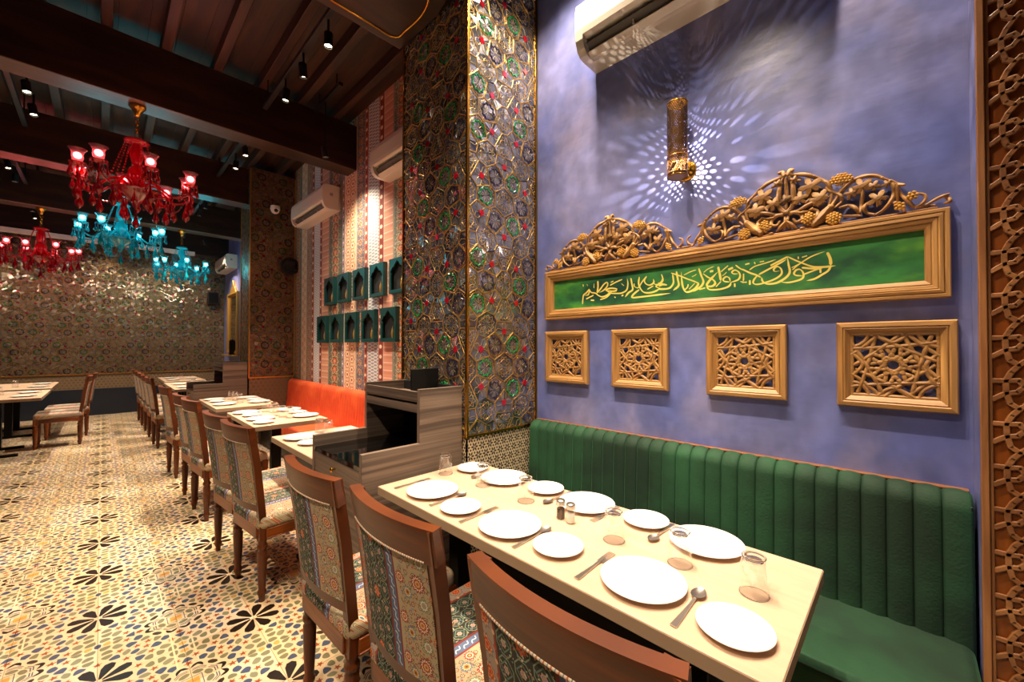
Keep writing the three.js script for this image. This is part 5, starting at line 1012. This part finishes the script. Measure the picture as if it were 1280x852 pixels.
track(-0.6, -6.7, -4.9, 'black lighting track left of the large red chandelier'); track(-0.8, -9.1, -7.2, 'black lighting track left of the turquoise chandelier'); track(-0.8, -11.3, -9.5, 'black lighting track near the far wall'); track(-0.6, -4.5, -0.4, 'black lighting track above the aisle, out of view'); track(1.68, -1.7, 0.3, 'black lighting track along the blue wall', 3.957);
track(1.6, -4.55, -3.9, 'short black lighting track between the two air conditioners over the niches', 3.957);
// over the long table
for (const [z, tz] of [[-1.5, -1.55], [-0.95, -0.95], [-0.35, -0.35]]) spot(1.1, z, [1.2, 0.76, tz], LIGHT.table, 34, `spotlight over the ${z < -1.2 ? 'far end' : z < -0.5 ? 'middle' : 'near end'} of the long table`);
spot(1.68, -1.32, [1.95, 1.7, -1.46], LIGHT.washL, 64, 'wall washer left above the near air conditioner', 3.82, 0.8);
spot(1.68, -0.1, [1.95, 1.7, 0.0], LIGHT.washR, 64, 'wall washer right above the near air conditioner', 3.82, 0.8);
spot(1.1, -1.25, [2.05, 1.5, -1.25], LIGHT.art, 30, 'spotlight lighting the left half of the carved frames');
spot(1.1, -0.62, [2.05, 1.5, -0.45], LIGHT.art, 30, 'spotlight lighting the right half of the carved frames');
spot(1.1, -10.2, [1.0, 1.3, -11.8], LIGHT.far, 44, 'spotlight aimed at the right of the far mosaic wall'); spot(0.2, -10.2, [-0.2, 1.3, -11.8], LIGHT.far, 44, 'spotlight aimed at the middle of the far mosaic wall'); spot(-1.6, -10.2, [-1.7, 1.3, -11.8], LIGHT.far, 44, 'spotlight aimed at the left of the far mosaic wall');
// second bay and aisle
spot(1.11, -2.93, [0.95, 0.3, -2.7], LIGHT.bay, 38, 'front spotlight on the near track of three by the soffit');
spot(1.10, -3.41, [1.5, 0.7, -3.9], LIGHT.bay, 40, 'middle spotlight on the near track of three by the soffit');
spot(1.10, -3.85, [0.7, 0, -4.0], LIGHT.bay, 38, 'rear spotlight on the near track of three by the soffit');
spot(1.6, -4.28, [1.95, 1.6, -4.4], LIGHT.washB, 58, 'wall washer between the two air conditioners over the niches', 3.4);
spot(1.11, -5.30, [1.1, 0.6, -4.9], LIGHT.bay, 38, 'upper spotlight of the pair right of the red chandelier');
spot(1.11, -5.78, [0.7, 0, -5.4], LIGHT.bay, 38, 'lower spotlight of the pair right of the red chandelier');
spot(1.10, -7.78, [0.9, 0.7, -7.9], LIGHT.bay * 1.4, 38, 'upper spotlight of the pair by the far pillar');
spot(1.10, -8.3, [1.0, 0.7, -8.7], LIGHT.bay * 1.6, 38, 'lower spotlight of the pair by the far pillar');
spot(-0.47, -5.3, [-0.1, 0, -4.4], LIGHT.aisle, 38, 'upper spotlight of the pair at the left edge below the big beam');
spot(-0.47, -5.78, [0.1, 0, -5.2], LIGHT.aisle, 38, 'lower spotlight of the pair at the left edge below the big beam');
spot(-0.82, -7.75, [-0.4, 0, -7.0], LIGHT.aisle, 38, 'upper spotlight of the left pair under the second beam');
spot(-0.82, -8.3, [-0.75, 0.7, -8.3], LIGHT.aisle * 1.8, 38, 'lower spotlight of the left pair under the second beam');
spot(-0.80, -9.95, [-0.75, 0.7, -9.7], LIGHT.aisle * 1.8, 38, 'front spotlight of the pair beside the left red chandelier');
spot(-0.82, -10.5, [-0.4, 0.8, -10.0], LIGHT.aisle, 42, 'rear spotlight of the pair beside the left red chandelier');
spot(1.5, -10.6, [2.0, 1.6, -10.7], 20, 44, 'wall washer above the far gilt mirror');
// out of view: the rest of the aisle and the left side
spot(-0.6, -3.6, [0.0, 0, -3.8], LIGHT.left, 40, 'spotlight over the aisle, out of view above'); spot(-0.6, -2.4, [0.2, 0, -2.4], LIGHT.left, 40, 'second spotlight over the aisle, out of view above'); spot(-0.6, -1.2, [0.5, 0.3, -1.3], LIGHT.left, 40, 'third spotlight over the aisle, out of view above');
spot(-0.6, -0.6, [0.6, 0.6, -0.5], LIGHT.left, 40, 'spotlight above the camera, lighting the nearest chair');
// ------------------------------------------------------------------ tableware
const PL = 'white plates laid on the tables', GLS = 'upturned tumblers on the tables', CUT = 'steel cutlery beside the plates';
function makePlate(name, r, label) {
  const t = thing(name, label, 'plate', [0, 0, 0], 0, PL);
  part(t, 'plate_body', lathe([[0.0001, 0.003], [r * 0.58, 0.003], [r * 0.62, 0.0], [r * 0.66, 0.0], [r * 0.68, 0.005], [r * 0.97, 0.0135], [r, 0.0155], [r * 0.985, 0.0175], [r * 0.93, 0.0165], [r * 0.70, 0.0095], [r * 0.62, 0.0075], [0.0001, 0.0072]], 56), M.porcelain); return t;
}
const bigP = makePlate('dinner_plate', 0.116, 'large white dinner plate nearest the camera on the chair side of the long table'); bigP.position.set(1.06, 0.76, -0.525);
const smallP = makePlate('side_plate', 0.083, 'white side plate at the near corner of the long table, closest to the camera'); smallP.position.set(1.03, 0.76, -0.285);
for (const [x, z, l] of [[1.045, -1.03, 'large white plate in the middle of the chair side of the long table'], [1.05, -1.525, 'large white plate at the far end of the chair side of the long table'], [1.41, -0.475, 'large white plate near the right end on the bench side of the long table'], [1.41, -0.945, 'large white plate behind the salt and pepper on the bench side'], [1.395, -1.415, 'large white plate at the far end on the bench side of the long table']]) copy(bigP, [x, 0.76, z], 0, l);
for (const [x, z, l] of [[1.045, -0.81, 'white side plate on the chair side, in front of the salt and pepper'], [1.02, -1.285, 'white side plate toward the far end of the chair side of the long table'], [1.43, -0.695, 'white side plate between two tumblers on the bench side of the long table'], [1.425, -1.175, 'white side plate past the salt and pepper on the bench side'], [1.39, -1.65, 'white side plate at the far corner of the long table by the mosaic pillar']]) copy(smallP, [x, 0.76, z], 0, l);
// tumblers stand upside down
const tumbler = thing('tumbler', 'upturned clear tumbler nearest the camera at the right end of the long table', 'glass', [1.223, 0.76, -0.29], 0, GLS);
{
  const outer = [[0.0345, 0.0005], [0.0355, 0.003], [0.0335, 0.045], [0.0305, 0.085], [0.028, 0.1], [0.025, 0.104], [0.0001, 0.104]], inner = [[0.0001, 0.089], [0.022, 0.089], [0.0255, 0.084], [0.0285, 0.06], [0.032, 0.004], [0.0345, 0.0005]];
  const g = new THREE.LatheGeometry([...outer.slice().reverse().reverse(), ...inner].map((p) => new THREE.Vector2(...p)), 40); const p = g.attributes.position;
  for (let i = 0; i < p.count; i++) { const x = p.getX(i), y = p.getY(i), z = p.getZ(i), r = Math.hypot(x, z); if (y > 0.045 && r > 0.0285 - (y - 0.06) * 0.05) { const k = 1 - 0.05 * clamp((y - 0.045) / 0.02) * Math.abs(Math.sin(5 * Math.atan2(z, x))); p.setXYZ(i, x * k, y, z * k); } }
  g.computeVertexNormals(); part(tumbler, 'glass_body', g, M.glass);
  const ring = (r, y, w) => { const q = new THREE.TorusGeometry(r, w, 8, 36); q.rotateX(Math.PI / 2); q.translate(0, y, 0); return q; };
  part(tumbler, 'rim', ring(0.0345, 0.002, 0.0018), M.thickGlass); part(tumbler, 'foot', [ring(0.0262, 0.1, 0.003)], M.thickGlass); part(tumbler, 'base', lathe([[0.0001, 0.094], [0.02, 0.093], [0.023, 0.09], [0.02, 0.088], [0.0001, 0.087]], 24), M.thickGlass);
}
for (const [x, z, l] of [[1.233, -0.49, 'upturned tumbler in front of the large plate near the right end of the bench side'], [1.225, -0.71, 'upturned tumbler beside the bench side plate in the middle of the long table'], [1.268, -1.155, 'upturned tumbler just past the salt and pepper on the long table'], [1.27, -1.43, 'upturned tumbler in front of the far large plate on the bench side'], [1.25, -1.70, 'upturned tumbler at the far end of the long table by the wood counter']]) copy(tumbler, [x, 0.76, z], 0, l);
function shaker(label, cat, m, pos) {
  const t = thing(cat + '_shaker', label, 'shaker', pos, 0, 'salt and pepper shakers');
  part(t, 'jar', lathe([[0.0001, 0], [0.0175, 0], [0.0185, 0.003], [0.0165, 0.05], [0.016, 0.054], [0.0001, 0.054]], 8), M.glass); part(t, 'filling', lathe([[0.0001, 0.003], [0.0155, 0.003], [0.0148, 0.04], [0.0001, 0.04]], 8), m); part(t, 'cap', lathe([[0.0172, 0.053], [0.0178, 0.055], [0.0175, 0.068], [0.015, 0.073], [0.0001, 0.075]], 20), M.steel);
}
shaker('pepper shaker with steel cap, the darker of the two on the long table', 'pepper', M.pepper, [1.236, 0.76, -0.945]); shaker('salt shaker with steel cap, the whiter of the two on the long table', 'salt', M.salt, [1.232, 0.76, -0.895]);
// cutlery; local x from the handle's end
function bowl(kind) {
  if (kind === 'spoon') { const g = slab((u, v) => { const a = u * 2 * Math.PI, r = v; return [0.165 + 0.027 * r * Math.cos(a), 0.004 - 0.006 * (1 - r * r) + 0.006, 0.018 * r * Math.sin(a) * (1 - 0.12 * Math.cos(a))]; }, 24, 6, 0.0012); return g; }
  const tines = [b2(0.125, 0.155, 0.003, 0.005, -0.012, 0.012, 0.001)]; for (const z of [-0.0095, -0.0032, 0.0032, 0.0095]) tines.push(b2(0.15, 0.195, 0.004, 0.0056, z - 0.0016, z + 0.0016, 0.0007)); return merge(tines);
}
function makeCutlery(kind, label) {
  const t = thing(kind, label, 'cutlery', [0, 0, 0], 0, CUT);
  part(t, 'handle', slab((u, v) => { const w = mix(0.0085, 0.0035, Math.min(1, u * 1.4)); return [u * 0.142, 0.0035 + 0.004 * u * u, (v - 0.5) * 2 * w]; }, 16, 2, 0.0022), M.steel); part(t, kind === 'spoon' ? 'bowl' : 'tines', bowl(kind), M.steel); return t;
}
const spoon = makeCutlery('spoon', 'steel spoon between the two plates nearest the camera on the chair side'), fork = makeCutlery('fork', 'steel fork left of the large plate nearest the camera');
spoon.position.set(0.945, 0.76, -0.392); fork.position.set(0.945, 0.76, -0.667);
for (const [k, x, z, turn, l] of [[spoon, 0.945, -0.917, 0, 'steel spoon beside the middle large plate on the chair side'], [spoon, 0.95, -1.40, 0, 'steel spoon beside the far large plate on the chair side'], [fork, 0.94, -1.19, 0, 'steel fork left of the middle large plate on the chair side'], [fork, 0.95, -1.685, 0, 'steel fork at the far end of the chair side by the wood counter'],
  [spoon, 1.485, -0.615, Math.PI, 'steel spoon under the rim of the right large plate on the bench side'], [spoon, 1.485, -1.078, Math.PI, 'steel spoon under the rim of the plate behind the salt and pepper'], [fork, 1.485, -0.842, Math.PI, 'steel fork at the right of the plate behind the salt and pepper'], [spoon, 1.48, -1.54, Math.PI, 'steel spoon under the far large plate on the bench side']]) copy(k, [x, 0.76, z], turn, l);
// the smaller tables
const tbl = ['nearest orange bench table', 'middle orange bench table', 'farthest orange bench table', 'first table past the far counter', 'last table on the right', 'front left table', 'rear left table'];
const lay = [
  [[0, 1.0, -3.08], [1, 0.99, -2.86], [0, 1.32, -3.02], [1, 1.34, -2.78]],
  [[0, 0.99, -4.6], [1, 0.99, -4.38], [0, 1.0, -4.12], [1, 0.97, -3.91], [0, 1.34, -4.5], [1, 1.35, -4.27], [0, 1.34, -4.02]],
  [[0, 0.96, -5.98], [1, 0.95, -5.75], [0, 0.96, -5.42], [0, 1.28, -5.92], [1, 1.3, -5.66], [0, 1.29, -5.4]],
  [[0, 0.92, -8.1], [0, 0.92, -8.75], [0, 1.2, -8.2], [0, 1.2, -8.9]],
  [[0, 0.96, -9.95], [0, 0.96, -10.6], [0, 1.25, -10.2]],
  [[0, -0.7, -8.1], [0, -0.7, -8.7], [0, -1.2, -8.3]],
  [[0, -0.7, -9.8], [0, -0.7, -10.5], [0, -1.2, -10.1]]];
const row = ['first', 'second', 'third', 'fourth', 'fifth', 'sixth', 'seventh'];
lay.forEach((l, i) => l.forEach(([s, x, z], j) => copy(s ? smallP : bigP, [x, 0.76, z], 0, `white ${s ? 'side' : 'dinner'} plate, ${row[j]} of those on the ${tbl[i]}`)));
[[[1.17, -3.2], [1.19, -3.08]], [[1.15, -4.56], [1.19, -4.45], [1.15, -4.24], [1.18, -4.13], [1.21, -4.03]], [[1.11, -5.9], [1.13, -5.78], [1.12, -5.5]], [[1.06, -8.4]], [[1.1, -10.2]], [[-0.95, -8.3], [-0.95, -8.6]], [[-0.95, -10.0]]].forEach((l, i) => l.forEach(([x, z], j) => copy(tumbler, [x, 0.76, z], j, `upturned tumbler, ${row[j]} in the cluster on the ${tbl[i]}`)));

renderer.render(scene, camera);
